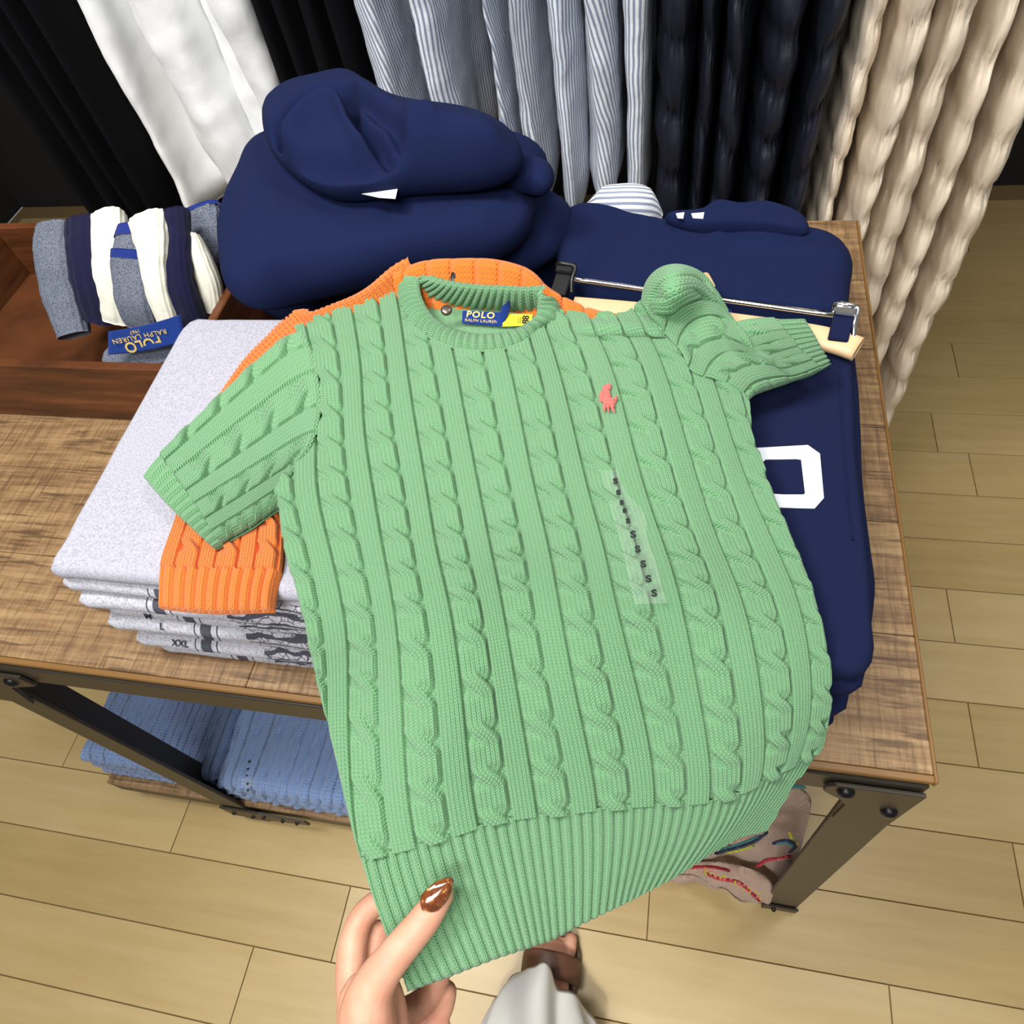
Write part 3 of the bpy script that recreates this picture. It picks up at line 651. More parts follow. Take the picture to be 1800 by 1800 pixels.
# gusset plates and bolts
def bolt(x, y, z, r=.0085, parent=None):
    prof = [(0, .006), (.5, .0055), (.85, .0035), (1, 0), (1, -.001)]; a = np.linspace(0, 2*PI, 16, endpoint=False)
    V = np.array([[(x+r*k*math.cos(t), y-h, z+r*k*math.sin(t)) for t in a] for k, h in prof]).reshape(-1, 3)
    return mesh_np('bolt', V, gridF(len(prof), 16, closed=True), M['bolt'], parent)
gx = .199
rotx = Matrix.Translation((0, TY0-.003, 0))@Matrix.Rotation(PI/2, 4, 'X')
g = prism('gusset_plate', [(gx-.046, TZ-.020), (gx-.052, TZ-.026), (gx-.052, TZ-.040), (gx-.046, TZ-.047), (gx-.036, TZ-.056), (gx-.026, TZ-.075), (gx-.026, TZ-.13), (gx+.022, TZ-.13), (gx+.022, TZ-.020)], 0, .004, ST, T, xf=rotx)
bolt(gx-.036, TY0-.007, TZ-.032, .0075, parent=g); bolt(gx+.009, TY0-.007, TZ-.076, .0075, parent=g)
gx = -.742
g = prism('gusset_plate', [(gx-.03, TZ-.028), (gx+.088, TZ-.028), (gx+.094, TZ-.05), (gx+.045, TZ-.068), (gx+.026, TZ-.13), (gx-.026, TZ-.13)], 0, .004, ST, T, xf=rotx)
bolt(gx+.066, TY0-.006, TZ-.045, parent=g); bolt(gx, TY0-.006, TZ-.080, parent=g)
g = prism('foot_plate', [(.207, 0), (.262, 0), (.262, .030), (.207, .040)], 0, .004, ST, T, xf=rotx); bolt(.224, TY0-.007, .02, .004, parent=g)
# lower shelf
SHZ = .120
box_mesh('shelf_rail', (TX0+.01, TY0+.003, SHZ-.052), (-.02, TY0+.009, SHZ-.014), ST, T, bevel=.001)
for i in range(4):
    y0 = TY0+.002+i*.17
    box_mesh('shelf_board', (TX0+.01, y0+.0006, SHZ-.014), (-.02, y0+.1694, SHZ), M['tabletop'], T, bevel=.001)
g = prism('foot_bracket', [(-.77, SHZ-.07), (-.70, SHZ-.07), (-.60, SHZ-.045), (-.60, SHZ-.018), (-.69, SHZ-.010), (-.77, SHZ-.010)], 0, .004, ST, T, xf=rotx)
for bx, bz in ((-.62, SHZ-.032), (-.65, SHZ-.035), (-.685, SHZ-.028), (-.715, SHZ-.045), (-.75, SHZ-.035)): bolt(bx, TY0-.006, bz, .004, parent=g)

# ================================================================== knitwear on the lower shelf
def folded_knit(x0, x1, y0, y1, zb, layers, th, label, group, mat, cols, seed, cat='sweater', shift=.006, name='folded_sweater', kn=True):
    """a stack of folded cable knits, each a thing of its own"""
    rs = random.Random(seed); z = zb; out = []
    for k in range(layers):
        dx, dy = rs.uniform(-shift, shift), rs.uniform(0, shift*1.6)
        a, b, c, d = x0+dx, x1+dx, y0+dy, y1+dy; nu, nt = 200, 44
        # wrap section: bottom-back -> front round -> top-back
        r = th/2; t = np.linspace(0, 1, nt); prof = []
        Lf = (d-c)
        for s in t:
            if s < .15: prof.append((d-(d-c-r)*s/.15, 0))
            elif s < .45: ang = (s-.15)/.30*PI; prof.append((c+r-r*math.sin(ang), r-r*math.cos(ang)))
            else: prof.append((c+r+(d-c-r)*(s-.45)/.55, 2*r))
        prof = np.array(prof); arc = np.r_[0, np.cumsum(np.linalg.norm(np.diff(prof, axis=0), axis=1))]
        u = np.linspace(0, 1, nu); X = a+(b-a)*u
        G = np.zeros((nt, nu, 3)); G[..., 0] = X[None]; G[..., 1] = prof[:, :1]; G[..., 2] = z+prof[:, 1:]
        e = np.minimum(u, 1-u)*(b-a); sq = np.sqrt(np.clip(1-np.clip(1-e/r, 0, 1)**2, 0, 1)); mid = z+r
        G[..., 2] = mid+(G[..., 2]-mid)*(.08+.92*sq)[None]
        G[..., 2] += .25*th*vnoise(G*np.array([1, 1, .2]), 9, seed+k)*(G[..., 2] > mid)
        N = normals(G); N2 = np.cross(np.gradient(G, axis=1), np.gradient(G, axis=0)); N2 /= np.linalg.norm(N2, axis=-1, keepdims=True)+1e-9
        if N2[nt//3, nu//2, 1] > 0: N2 = -N2
        c_ = u[None]*cols*np.ones((nt, 1)); H, us = body_relief(c_, arc[:, None]*np.ones((1, nu))/.036)
        G = G+N2*(H*1.0)[..., None]
        th_ = None
        root = mesh_np(name, G.reshape(-1, 3), gridF(nt, nu), mat, None, uv=np.stack([us, arc[:, None]*np.ones((1, nu))*190], -1).reshape(-1, 2))
        props(root, label(k), cat, group); out.append(root); z += th*.98
    return out
ORD = ['bottom', 'second', 'third', 'fourth', 'fifth', 'sixth', 'seventh', 'eighth', 'ninth', 'tenth', 'eleventh']
def ordn(k, n): return 'topmost' if k == n-1 else ('bottom' if k == 0 else ORD[k]+' from the bottom')
n1 = 3
folded_knit(-1.01, -.745, TY0+.016, .56, SHZ, n1, .036, lambda k: 'light blue cable-knit sweater, %s in the left stack on the lower shelf' % ordn(k, n1), 'light blue knits in the left shelf stack', M['blue'], 9, 5)
bs = folded_knit(-.728, -.36, TY0+.010, .56, SHZ, n1, .036, lambda k: 'light blue cable-knit sweater, %s in the right stack on the lower shelf' % ordn(k, n1), 'light blue knits in the right shelf stack', M['blue'], 9, 11)
# column of black size dots on the right stack
top_knit = bs[-1]; zt = SHZ+.036*3
for px_, py_ in ((438, 1339), (436, 1352), (434, 1364), (435, 1378), (436, 1389)):
    disc('size_dot', px_, py_, zt+.004, .0022, .0006, M['inkblack'], top_knit, n=8)
patch('clear_sticker', [(426, 1368), (446, 1366), (446, 1382), (424, 1384)], zt+.0045, M['film'], top_knit)
# beige knit with coloured bands, slumped at the right end of the shelf
bk = empty('patterned_knit', (.10, .26, 0), 'beige knitted garment with red, teal and yellow patterned bands slumped under the table', 'sweater')
def knit_blob(name, outline_px, yf, th, mat, seed=5):
    P = spc(outline_px, 120); A = np.array([aty(x, y, yf(y)) for x, y in P]); A[:, 2] = np.maximum(A[:, 2], .006); c = A.mean(0); rings = []
    nrm = np.array([0, -.8, .6])
    for s, dy in ((.9, -.4), (1, 0), (.97, .35), (.90, .6), (.8, .8), (.66, .92), (.5, 1), (.34, 1), (.18, 1), (.02, 1)): rings.append(c+(A-c)*s+nrm*dy*th*.5)
    G = np.array(rings); k = (np.arange(10) > 1)[:, None]
    G += (nrm*.010)*((vnoise(G, 22, seed)+.6*np.sin(G[..., 0]*95+G[..., 2]*60+2*vnoise(G, 9, seed+1)))*k)[..., None]
    return mesh_np(name, G.reshape(-1, 3), gridF(10, 120, closed=True), mat, bk, uv=np.stack([G[..., 0]*330, G[..., 2]*260], -1).reshape(-1, 2))
YK = lambda py: .172+.135*np.clip((1585-py)/195., 0, 1)
knit_blob('body', [(1130, 1500), (1180, 1440), (1260, 1400), (1340, 1392), (1392, 1380), (1424, 1400), (1421, 1440), (1410, 1480), (1402, 1500), (1396, 1530), (1372, 1558), (1350, 1562), (1300, 1555), (1200, 1545), (1130, 1535)], lambda y: YK(y)+.018, .03, M['beige'])
knit_blob('sleeve', [(1120, 1512), (1180, 1514), (1250, 1516), (1300, 1522), (1345, 1540), (1360, 1560), (1352, 1584), (1330, 1588), (1300, 1574), (1270, 1558), (1200, 1545), (1120, 1530)], lambda y: YK(y)+.004, .026, M['beige'], 9)
def band(name, px, y, r, mat, seed=0):
    q = sp(np.array(px, float), 50); P = np.array([aty(a_, b_, float(YK(b_))-(.030 if b_ > 1516 else .020)) for a_, b_ in q]); P[:, 2] += .0015*np.sin(np.arange(50)*1.7)
    return sweep(name, P, r*.8, .0022, (0, 0, 1), mat, bk, n=8)
band('pattern_band', [(1262, 1500), (1300, 1490), (1330, 1478), (1345, 1466)], .232, .0085, M['navyt']); band('pattern_band', [(1268, 1494), (1300, 1484), (1335, 1470)], .227, .0045, M['teal'])
band('pattern_band', [(1275, 1499), (1300, 1494), (1325, 1486)], .2265, .0025, M['yell']); band('pattern_band', [(1362, 1482), (1382, 1478), (1398, 1486), (1390, 1496)], .226, .006, M['navyt'])
band('pattern_band', [(1366, 1483), (1382, 1481), (1396, 1490)], .221, .003, M['teal']); band('pattern_band', [(1388, 1465), (1393, 1476), (1400, 1484)], .2255, .003, M['yell'])
band('pattern_band', [(1335, 1520), (1350, 1512), (1368, 1510), (1385, 1506)], .226, .009, M['red']); band('pattern_band', [(1215, 1525), (1250, 1524), (1280, 1530)], .199, .004, M['red'])
band('pattern_band', [(1240, 1535), (1270, 1546), (1300, 1552), (1318, 1568), (1332, 1580)], .1925, .006, M['red']); band('pattern_band', [(1390, 1384), (1402, 1382), (1412, 1384)], .226, .005, M['teal'])
rs = random.Random(5)
for k in range(46):
    t = rs.random(); x = 1238+100*t; y_ = 1531+46*t**1.3+rs.uniform(-5, 5); P = aty(x, y_, float(YK(y_))-.036)
    box_mesh('bead_stitch', P-.0011, P+.0011, M['yell'] if k % 2 else M['coral'], bk, bevel=0)
def W2(pts, z):
    q = np.array(pts, float); return atz(q[:, 0], q[:, 1], z)[:, :2]
def seg_dist(px, py, line):
    d = np.full(px.shape, 1e9)
    for (a, b), (c, e) in zip(line[:-1], line[1:]):
        L = (c-a)**2+(e-b)**2; t = np.clip(((px-a)*(c-a)+(py-b)*(e-b))/L, 0, 1); d = np.minimum(d, np.hypot(px-a-t*(c-a), py-b-t*(e-b)))
    return d
def folds(zref, lst):
    ls = [(sp(np.array(l, float), 14), h, w) for l, h, w in lst]
    def fn(x, y):
        P = np.stack([x, y, np.full(x.shape, zref)], -1); px, py = project(P); r = 0
        for l, h, w in ls: r = r+h*np.exp(-(seg_dist(px, py, l)/w)**2)
        return r
    return fn
# ================================================================== orange sweater underneath
OR = empty('orange_sweater', atz(600, 700, .985), 'bright orange cable-knit sweater lying beneath the green one, its cuff hanging at left', 'sweater')
def rib_sheet(name, top, bot, nu, nv, period_px, mat, parent, h=.0026, duty=.40, seed=0, sharp=2.4, cable=False, base=0):
    T, B = sp(np.array(top, float), nu), sp(np.array(bot, float), nu); v = np.linspace(0, 1, nv)[:, None, None]
    Q = T[None]*(1-v)+B[None]*v; G = atz(Q[..., 0], Q[..., 1], Q[..., 2]); N = normals(G)
    L = np.r_[0, np.cumsum(np.linalg.norm(np.diff(T[:, :2], axis=0), axis=1))]/period_px
    f = L-np.round(L); H = h*np.clip(1-np.abs(f/duty)**sharp, 0, 1)**.6
    k = np.clip(1-np.linspace(0, 1, nv)/.18, 0, 1)[:, None]; N = N+np.array([0, .0, 0])
    G = G+N*((H[None]*np.ones((nv, 1)))-.010*(1-np.sqrt(1-k*k)))[..., None]
    per = period_px/7.5; us = np.broadcast_to(f*per, (nv, nu)); vs = np.linspace(0, 12, nv)[:, None]*np.ones((1, nu))
    return mesh_np(name, G.reshape(-1, 3), gridF(nv, nu), mat, parent, uv=np.stack([us, vs], -1).reshape(-1, 2))
rib_sheet('shoulder_ribbing', [(362, 714, .988), (390, 675, .991), (435, 615, .993), (465, 585, .995), (487, 562, .997), (508, 546, .999)], [(440, 760, .984), (470, 710, .986), (500, 668, .988), (530, 645, .989), (570, 620, .990)], 560, 40, 8.5, M['orange'], OR)
rib_sheet('collar', [(504, 560, .992), (514, 543, 1.000), (530, 546, 1.003), (548, 544, 1.005), (581, 532, 1.009), (619, 519, 1.013), (656, 498, 1.017), (694, 469, 1.021), (716, 458, 1.024)], [(540, 610, .986), (548, 602, .990), (560, 596, .990), (590, 590, .990), (630, 580, .990), (670, 560, .991), (700, 540, .992), (730, 520, .992), (760, 512, .992)], 640, 44, 10, M['orange'], OR, h=.003)
rib_sheet('back_panel', [(690, 480, 1.018), (735, 459, 1.024), (800, 453, 1.026), (852, 453, 1.026), (900, 462, 1.024), (930, 474, 1.020), (958, 497, 1.012), (1000, 522, 1.000), (1045, 541, .992), (1094, 550, .986)], [(705, 560, .984), (750, 562, .984), (800, 562, .984), (850, 564, .984), (890, 566, .984), (920, 570, .984), (950, 580, .984), (985, 590, .984), (1030, 600, .984), (1080, 610, .982)], 620, 60, 43, M['orange'], OR, h=.0036, duty=.46, sharp=5)
sleeve('sleeve', OR, M['orange'], [(330, 800, .984), (318, 860, .984), (309, 905, .984), (288, 965, .984), (279, 1000, .983), (277, 1030, .981), (276, 1068, .978)],
       [(500, 800, .984), (500, 860, .984), (498, 905, .984), (496, 960, .984), (492, 1000, .984), (484, 1030, .982), (479, 1073, .979)],
       [(330, 800, .984), (390, 795, .984), (450, 795, .984), (500, 800, .984)], [(276, 1068, .978), (340, 1074, .981), (410, 1075, .981), (479, 1073, .979)],
       220, 280, 3.1, 4.2, .27, 10.6, cph=.25, off=.0)
sweep('security_tag', atz(np.array([800, 806, 818, 830]), np.array([505, 494, 490, 504]), np.array([1.003, 1.008, 1.008, 1.003])), [.006, .011, .011, .005], .005, (0, .3, 1), M['black'], OR, n=16, label='black plastic anti-theft tag')

# ================================================================== heather grey printed T-shirts
def _tee():
    t = NT('printed_grey_jersey'); o = t.coords('Object'); x, y, z = t.sep(o)[0:3]
    n = t.noise(o, 420, 3, .75); base = t.ramp(n, [(.36, srgb(158, 159, 170)), (.56, srgb(202, 202, 211))])
    mp = t.n('ShaderNodeMapping'); mp.inputs['Location'].default_value = (.27, -.2, -.87); mp.inputs['Scale'].default_value = (1, 1, 1.6); t.l(o, mp.inputs['Vector'])
    w = t.n('ShaderNodeTexWave', wave_type='RINGS', rings_direction='SPHERICAL'); w.inputs['Scale'].default_value = 26; w.inputs['Distortion'].default_value = 7; w.inputs['Detail'].default_value = 3; t.l(mp.outputs[0], w.inputs[0])
    v = t.n('ShaderNodeTexVoronoi', feature='DISTANCE_TO_EDGE'); v.inputs['Scale'].default_value = 95; t.l(o, v.inputs['Vector'])
    a = t.math('LESS_THAN', w.outputs['Fac'], .24); b = t.math('LESS_THAN', v.outputs['Distance'], .03)
    crest = t.math('MULTIPLY', t.math('MAXIMUM', a, b), t.math('GREATER_THAN', x, -.352))
    rnd = t.n('ShaderNodeObjectInfo').outputs['Random']; xs = t.math('ADD', x, t.math('MULTIPLY', rnd, .035))
    bar = t.math('MULTIPLY', t.math('GREATER_THAN', xs, -.390), t.math('LESS_THAN', xs, -.379))
    bar2 = t.math('MULTIPLY', t.math('GREATER_THAN', xs, -.374), t.math('LESS_THAN', xs, -.3725)); bar3 = t.math('MULTIPLY', t.math('GREATER_THAN', xs, -.3965), t.math('LESS_THAN', xs, -.395))
    m = t.math('MAXIMUM', t.math('MAXIMUM', crest, bar), t.math('MAXIMUM', bar2, bar3))
    m = t.math('MULTIPLY', m, t.math('LESS_THAN', y, .232)); m = t.math('MULTIPLY', m, t.math('LESS_THAN', z, .9555))
    t.color(t.mix(t.math('MULTIPLY', m, .88), base, srgb(40, 44, 58))); t.bump(n, .35, .0008); t.b.inputs['Roughness'].default_value = .95; t.b.inputs['Specular IOR Level'].default_value = .1; return t.m
M['tee'] = _tee()
TEES = []; NTEE = 8; tz = TZ+.0005; sizes = {0: 'XXL', 1: 'XL', 2: 'L', 3: 'M'}; SZ = {0: (370, 1160), 1: (358, 1141), 2: (346, 1124), 3: (340, 1105)}
for k in range(NTEE):
    th = .0194
    dx = [.012, .0, .010, -.004, .006, -.008, -.014, -.012][k]; dy = [0, -.003, .002, -.004, .001, -.002, .004, .006][k]; w = .0
    P0 = [(-.490+dx, .217+dy), (-.484+dx, .215+dy), (-.34+dx, .215+dy), (-.19+dx, .213+dy), (-.184+dx, .219+dy), (-.184+dx, .36), (-.19+dx, .52), (-.20+dx, .530), (-.34, .533), (-.494+dx, .530), (-.500+dx, .522), (-.496+dx, .36)]
    def dense(P):   # squarer corners for the soft outline
        return [tuple(p) for p in pl(P+[P[0]], 60)[:-1]]
    lab_ = 'heather grey folded T-shirt, %s of the stack left of the green sweater' % ordn(k, NTEE)
    if k == NTEE-1: lab_ = 'heather grey folded T-shirt on top of the stack, under the green left sleeve'
    o = slab('folded_tshirt', dense(P0), tz, tz+th, M['tee'] if k < NTEE-1 else M['grey'], r=th*.5, noise=.0016, seed=k+2, n=120, rings=12, waves=.0006)
    props(o, lab_, 'T-shirt', 'folded grey T-shirts in the stack')
    TEES.append(o)
    tz += th+.0002
PILE = tz
from mathutils.bvhtree import BVHTree
_tr = [BVHTree.FromPolygons([v.co[:] for v in t_.data.vertices], [tuple(p.vertices) for p in t_.data.polygons]) for t_ in TEES]
def first_hit(px_, py_):
    best = None; d = Vector([float(q) for q in ray(px_, py_)]).normalized(); c0 = Vector([float(q) for q in CAM])
    for i, tr in enumerate(_tr):
        h = tr.ray_cast(c0, d)
        if h[0] is not None and (best is None or h[3] < best[3]): best = (i, h[0], h[1], h[3])
    return best
for body_, px_, want in (('M', 262, 4), ('L', 286, 3), ('XL', 304, 2), ('XXL', 318, 1)):
    ys = [(y_, first_hit(px_, y_)) for y_ in range(1040, 1180, 1)]; ys = [(y_, h) for y_, h in ys if h and h[0] == want]
    if len(ys) > 4:
        y_, h = ys[len(ys)//2]; nrm = h[2] if h[2].y < 0 or h[2].z > 0 else -h[2]; nrm = Vector((0, min(nrm.y, -.3), max(nrm.z, .0))).normalized()
        text_mesh('size_print', body_, .0095, M['print_dark'], TEES[want], frame_xf(h[1]+nrm*.0016, (1, 0, 0), nrm), extrude=.0001, bold=.0001)
# ================================================================== navy trousers stack with the white numeral
z = TZ+.0005; NP = 7; pth = .0172
for k in range(NP):
    ins = [.012, .005, .013, .003, .010, .002, .0][k]; fy = [.0, -.006, .004, -.006, .003, -.004, .002][k]
    P0 = [(-.14, .214+fy), (.02, .214+fy), (.142-ins, .214+fy), (.149-ins, .221+fy), (.153-ins*.6, .30), (.152-ins*.4, .40), (.157-ins*.3, .50), (.157, .553), (.150, .560), (0, .562), (-.14, .56), (-.145, .39)]
    if k == NP-2: P0 = [(x+(.010 if x > .1 and y > .23 else 0), y) for x, y in P0]
    o = slab('folded_trousers', [tuple(p) for p in pl(P0+[P0[0]], 60)[:-1]], z, z+pth, M['navy2'], r=pth*.48, noise=.0016, seed=20+k, n=120, rings=12, waves=.0006)
    props(o, ('navy folded sweatpants with a white block numeral 0, top of the stack at right' if k == NP-1 else 'navy folded sweatpants, %s of the stack right of the green sweater' % ordn(k, NP)), 'trousers', 'folded navy sweatpants in the stack')
    z += pth+.0016
NZ = z-.0016
outer = W2([(1310, 800), (1330, 788), (1420, 783), (1441, 798), (1448, 876), (1432, 894), (1350, 892), (1322, 880)], NZ+.001); inner = W2([(1338, 815), (1346, 808), (1400, 807), (1408, 808), (1415, 868), (1412, 870), (1378, 870), (1350, 868)], NZ+.001)
prism('numeral_print', [tuple(p) for p in outer], NZ+.0006, NZ+.0016, M['print_white'], o, holes=[tuple(p) for p in inner])
q = sp(np.array([(1472, 615), (1478, 700), (1484, 800), (1500, 950)], float), 30); sweep('side_seam', atz(q[:, 0], q[:, 1], np.full(30, NZ+.0002)), .0011, .0008, RT, M['navy2'], o, n=6)

# ================================================================== navy sweatshirts behind
def soft(name, px, z0, z1, mat, lab, grp, seed, zr=None, fn=None, r=None, noise=.006, bulge=.0, ns=10, parent=None, cat='sweatshirt'):
    o = slab(name, [tuple(p) for p in W2(px, zr or (z0+z1)/2)], z0, z1, mat, r=r, noise=noise, seed=seed, n=150, rings=40, fn=fn, bulge=bulge, nscale=ns, parent=parent)
    if lab: props(o, lab, cat, grp)
    return o
G_ = 'folded navy sweatshirts at the back of the table'
soft('folded_sweatshirt', [(1008, 362), (1100, 384), (1200, 400), (1400, 408), (1485, 418), (1503, 440), (1500, 520), (1494, 556), (1300, 560), (1100, 535), (1000, 510), (990, 430)], TZ, .905, M['navy'], 'navy folded sweatshirt at the bottom of the back right pile', G_, 31, zr=.90, noise=.004)
soft('folded_sweatshirt', [(1004, 356), (1060, 362), (1120, 378), (1180, 388), (1260, 392), (1400, 402), (1482, 414), (1500, 432), (1497, 500), (1491, 552), (1400, 552), (1250, 538), (1100, 520), (1002, 500), (975, 430)], .905, .958, M['navy'], 'navy folded sweatshirt behind the trouser hanger, topmost of its pile', G_, 32, zr=.95, noise=.004,
     fn=folds(.96, [([(1262, 398), (1280, 385), (1310, 392), (1400, 405)], .006, 12), ([(1100, 380), (1060, 430), (1040, 480)], -.004, 16), ([(1300, 420), (1480, 440)], .003, 14)]), r=.02)
soft('folded_hood', [(1168, 388), (1230, 380), (1252, 366), (1300, 372), (1340, 368), (1385, 378), (1412, 392), (1418, 412), (1350, 412), (1270, 408), (1200, 402)], .954, .972, M['navy'], None, None, 33, zr=.96, noise=.003, fn=None, r=.009, parent=bpy.data.objects['folded_sweatshirt.001'])
for k, (x0, x1) in enumerate(((1188, 1203), (1215, 1238))):
    patch('white_print', [(x0, 375), (x1, 373), (x1-2, 384), (x0+3, 383)], .9735, M['print_white'], bpy.data.objects['folded_sweatshirt.001'])
soft('folded_sweatshirt', [(470, 330), (620, 330), (800, 335), (940, 352), (1000, 368), (1010, 400), (995, 440), (960, 500), (900, 520), (700, 500), (520, 525), (440, 510), (430, 420)], TZ, .925, M['navy'], 'navy folded sweatshirt under the hooded one at the back left', G_, 34, zr=.89, noise=.006)
soft('folded_sweatshirt', [(480, 320), (700, 310), (880, 322), (985, 352), (1006, 372), (985, 430), (930, 460), (700, 480), (500, 505), (430, 480), (420, 400)], .925, .968, M['navy'], 'navy folded sweatshirt second from the top under the hooded one', G_, 36, zr=.95, noise=.006)
HD = soft('hooded_sweatshirt', [(457, 292), (435, 330), (410, 385), (398, 440), (400, 490), (412, 530), (440, 545), (520, 530), (600, 512), (700, 490), (800, 470), (880, 455), (925, 430), (945, 390), (955, 345), (968, 315), (955, 292), (880, 280), (700, 270), (520, 270)], .968, 1.032, M['navy'], 'navy hooded sweatshirt folded with its bulky hood on top, at the back left', G_, 35, zr=.985,
     noise=.004, r=.032, bulge=.012, fn=folds(1.03, [([(520, 340), (620, 372), (760, 350), (900, 300)], -.006, 26), ([(890, 300), (940, 330), (950, 380)], -.006, 14), ([(930, 300), (960, 312)], .006, 12), ([(480, 420), (520, 480), (600, 520)], .004, 40), ([(900, 350), (870, 400), (800, 440)], -.006, 18), ([(450, 330), (440, 400), (470, 470)], .005, 22)]))
soft('hood', [(464, 225), (472, 192), (510, 168), (556, 156), (600, 146), (640, 160), (690, 192), (760, 212), (830, 222), (888, 238), (914, 258), (912, 286), (876, 300), (800, 308), (720, 314), (640, 324), (580, 326), (530, 308), (490, 280), (470, 252)], 1.034, 1.088, M['navy'], None, None, 38, zr=1.062, noise=.003, r=.027, parent=HD, bulge=.008,
     fn=folds(1.09, [([(480, 225), (520, 188), (560, 168), (600, 166), (617, 183), (624, 210), (650, 240), (672, 252)], -.030, 10), ([(500, 232), (540, 202), (590, 186), (612, 207), (635, 245)], .014, 15), ([(500, 268), (600, 272), (672, 262), (700, 246)], -.026, 15), ([(640, 160), (700, 205), (760, 228)], .010, 18),
                     ([(672, 256), (720, 240), (800, 230), (860, 238)], .018, 22), ([(520, 296), (620, 302), (760, 292), (880, 268)], .012, 18), ([(485, 208), (490, 250), (520, 300)], -.009, 6), ([(615, 168), (660, 205), (700, 238)], -.010, 10)]))
soft('sleeve', [(880, 290), (930, 292), (968, 300), (974, 318), (960, 334), (920, 330), (890, 320)], 1.018, 1.046, M['navy'], None, None, 39, zr=1.03, noise=.002, r=.013, parent=HD)
patch('care_label', [(634, 340), (702, 318), (695, 349), (666, 347)], 1.052, M['paper'], HD, label='white paper corner under the hood')

# ================================================================== trouser hanger on the navy pile
HG = empty('trouser_hanger', atz(1250, 540, .97), 'pale wooden trouser hanger with a chrome bar and two clips on the navy pile', 'hanger')
a, b = atz(1000, 490, .975), atz(1478, 556, .975)
sweep('chrome_bar', np.linspace(a, b, 12), .0028, .0028, (0, 0, 1), M['chrome'], HG, n=12, power=2)
q = sp(np.array([(1008, 541), (1120, 551), (1250, 566), (1330, 577), (1430, 592), (1480, 604), (1508, 614)], float), 40)
sweep('wooden_arm', atz(q[:, 0], q[:, 1], np.full(40, .963)), .0115, .006, (0, 1, .25), M['lightwood'], HG, n=20, power=3)
ex = Vector(b-a).normalized()
def clip(px, py, mat, mat2, lab):
    o = atz(px, py, .968); X = frame_xf(o, ex, (0, -.35, 1))
    c = prism('clip', [(-.0085, -.020), (.0085, -.020), (.0085, .004), (.006, .009), (-.006, .009), (-.0085, .004)], 0, .010, mat, HG, xf=X, label=lab, bevel=.0012)
    P = [X@Vector(p) for p in ((-.009, .010, .006), (-.009, .013, .011), (0, .013, .013), (.009, .013, .011), (.010, .004, .010), (.012, -.012, .004))]
    sweep('clip_spring', sp(np.array([tuple(p) for p in P]), 30), .0024, .0024, (0, 0, 1), mat2, c, n=10); 
    box_mesh('clip_jaw', (-.009, .003, .009), (.009, .011, .0145), mat2, c, bevel=.0015, xf=X)
clip(1478, 572, M['navy2'], M['chrome'], 'chrome and navy clip'); clip(992, 497, M['black'], M['black'], 'black clip')
q = atz(np.array([1225, 1240, 1246, 1240]), np.array([500, 492, 503, 518]), np.array([.972, .982, .982, .97])); sweep('hook_knob', q, [.004, .007, .007, .004], .006, (0, 0, 1), M['lightwood'], HG, n=14)
patch('cloth_label', [(1252, 549), (1284, 542), (1292, 560), (1256, 556)], .9625, M['sockblue'], HG, label='blue cloth label')

# ================================================================== sock tray at the left
TR0 = empty('sock_tray', (-.70, .62, TZ), 'varnished brown wooden tray holding rolled and standing socks', 'tray')
tx0, tx1, ty0, ty1, tt = -1.0, -.532, .512, .80, .012
fz = .913
box_mesh('front_board', (tx0, ty0, TZ+.0005), (tx1, ty0+tt, fz), M['traywood'], TR0, bevel=.0015)
box_mesh('right_board', (tx1-tt, ty0+tt, TZ+.0005), (tx1, ty1, TZ+.099), M['traywood'], TR0, bevel=.0015)
box_mesh('left_board', (tx0, ty0+tt, TZ+.0005), (tx0+tt, ty1, fz+.03), M['traywood'], TR0, bevel=.0015)
box_mesh('back_board', (tx0+tt, ty1-tt, TZ+.0005), (tx1-tt, ty1, TZ+.09), M['traywood'], TR0, bevel=.0015)
box_mesh('base', (tx0+tt, ty0+tt, TZ+.0005), (tx1-tt, ty1-tt, TZ+.008), M['traywood'], TR0, bevel=0)
def sock(name, pts, rx, ry, mat, lab, side=(1, 0, 0), bands=(), power=2.6, seed=0):
    P = sp(np.array([tuple(atz(x, y, z)) for x, y, z in pts]), 50); n = 28; rs_ = np.interp(np.linspace(0, 1, 50), np.linspace(0, 1, len(rx)), rx)
    def fn(G, a):
        d = G-P[:, None]; return G+d*(.10*vnoise(G, 60, seed)+.025*np.cos(a*14)[None])[..., None]
    o = sweep(name, P, rs_, ry, side, mat, None, n=84, power=power, fn=fn, uvs=30); props(o, lab, 'sock', 'socks standing in the wooden tray')
    T = np.gradient(P, axis=0)
    for f0, f1, m in bands:
        i0, i1 = int(f0*49), int(f1*49)+1; sweep('cuff_stripe', P[i0:i1+1], rs_[i0:i1+1]*1.06, ry*1.07, side, m, o, n=28, power=power)
    return o
sock('sock', [(238, 402, .985), (232, 435, .975), (232, 480, .955), (238, 530, .93), (252, 570, .90)], [.020, .024, .026, .026, .022], .012, M['sockgrey'], 'grey marl sock with royal blue cuff stripes at the front left of the tray', bands=((.0, .12, M['sockblue']), (.26, .31, M['sockblue'])), seed=1)
sock('sock', [(262, 388, .992), (268, 420, .985), (274, 470, .965), (284, 520, .94), (298, 560, .915)], [.024, .021, .017, .015, .013], .014, M['sockwhite'], 'cream ribbed sock between the grey marl and dark navy socks', seed=2)
sock('sock', [(300, 378, .99), (304, 410, .98), (306, 455, .965), (316, 510, .94), (335, 562, .905)], [.022, .022, .021, .019, .020], .013, M['socknavy'], 'dark navy sock standing right of the cream ribbed one', seed=3)
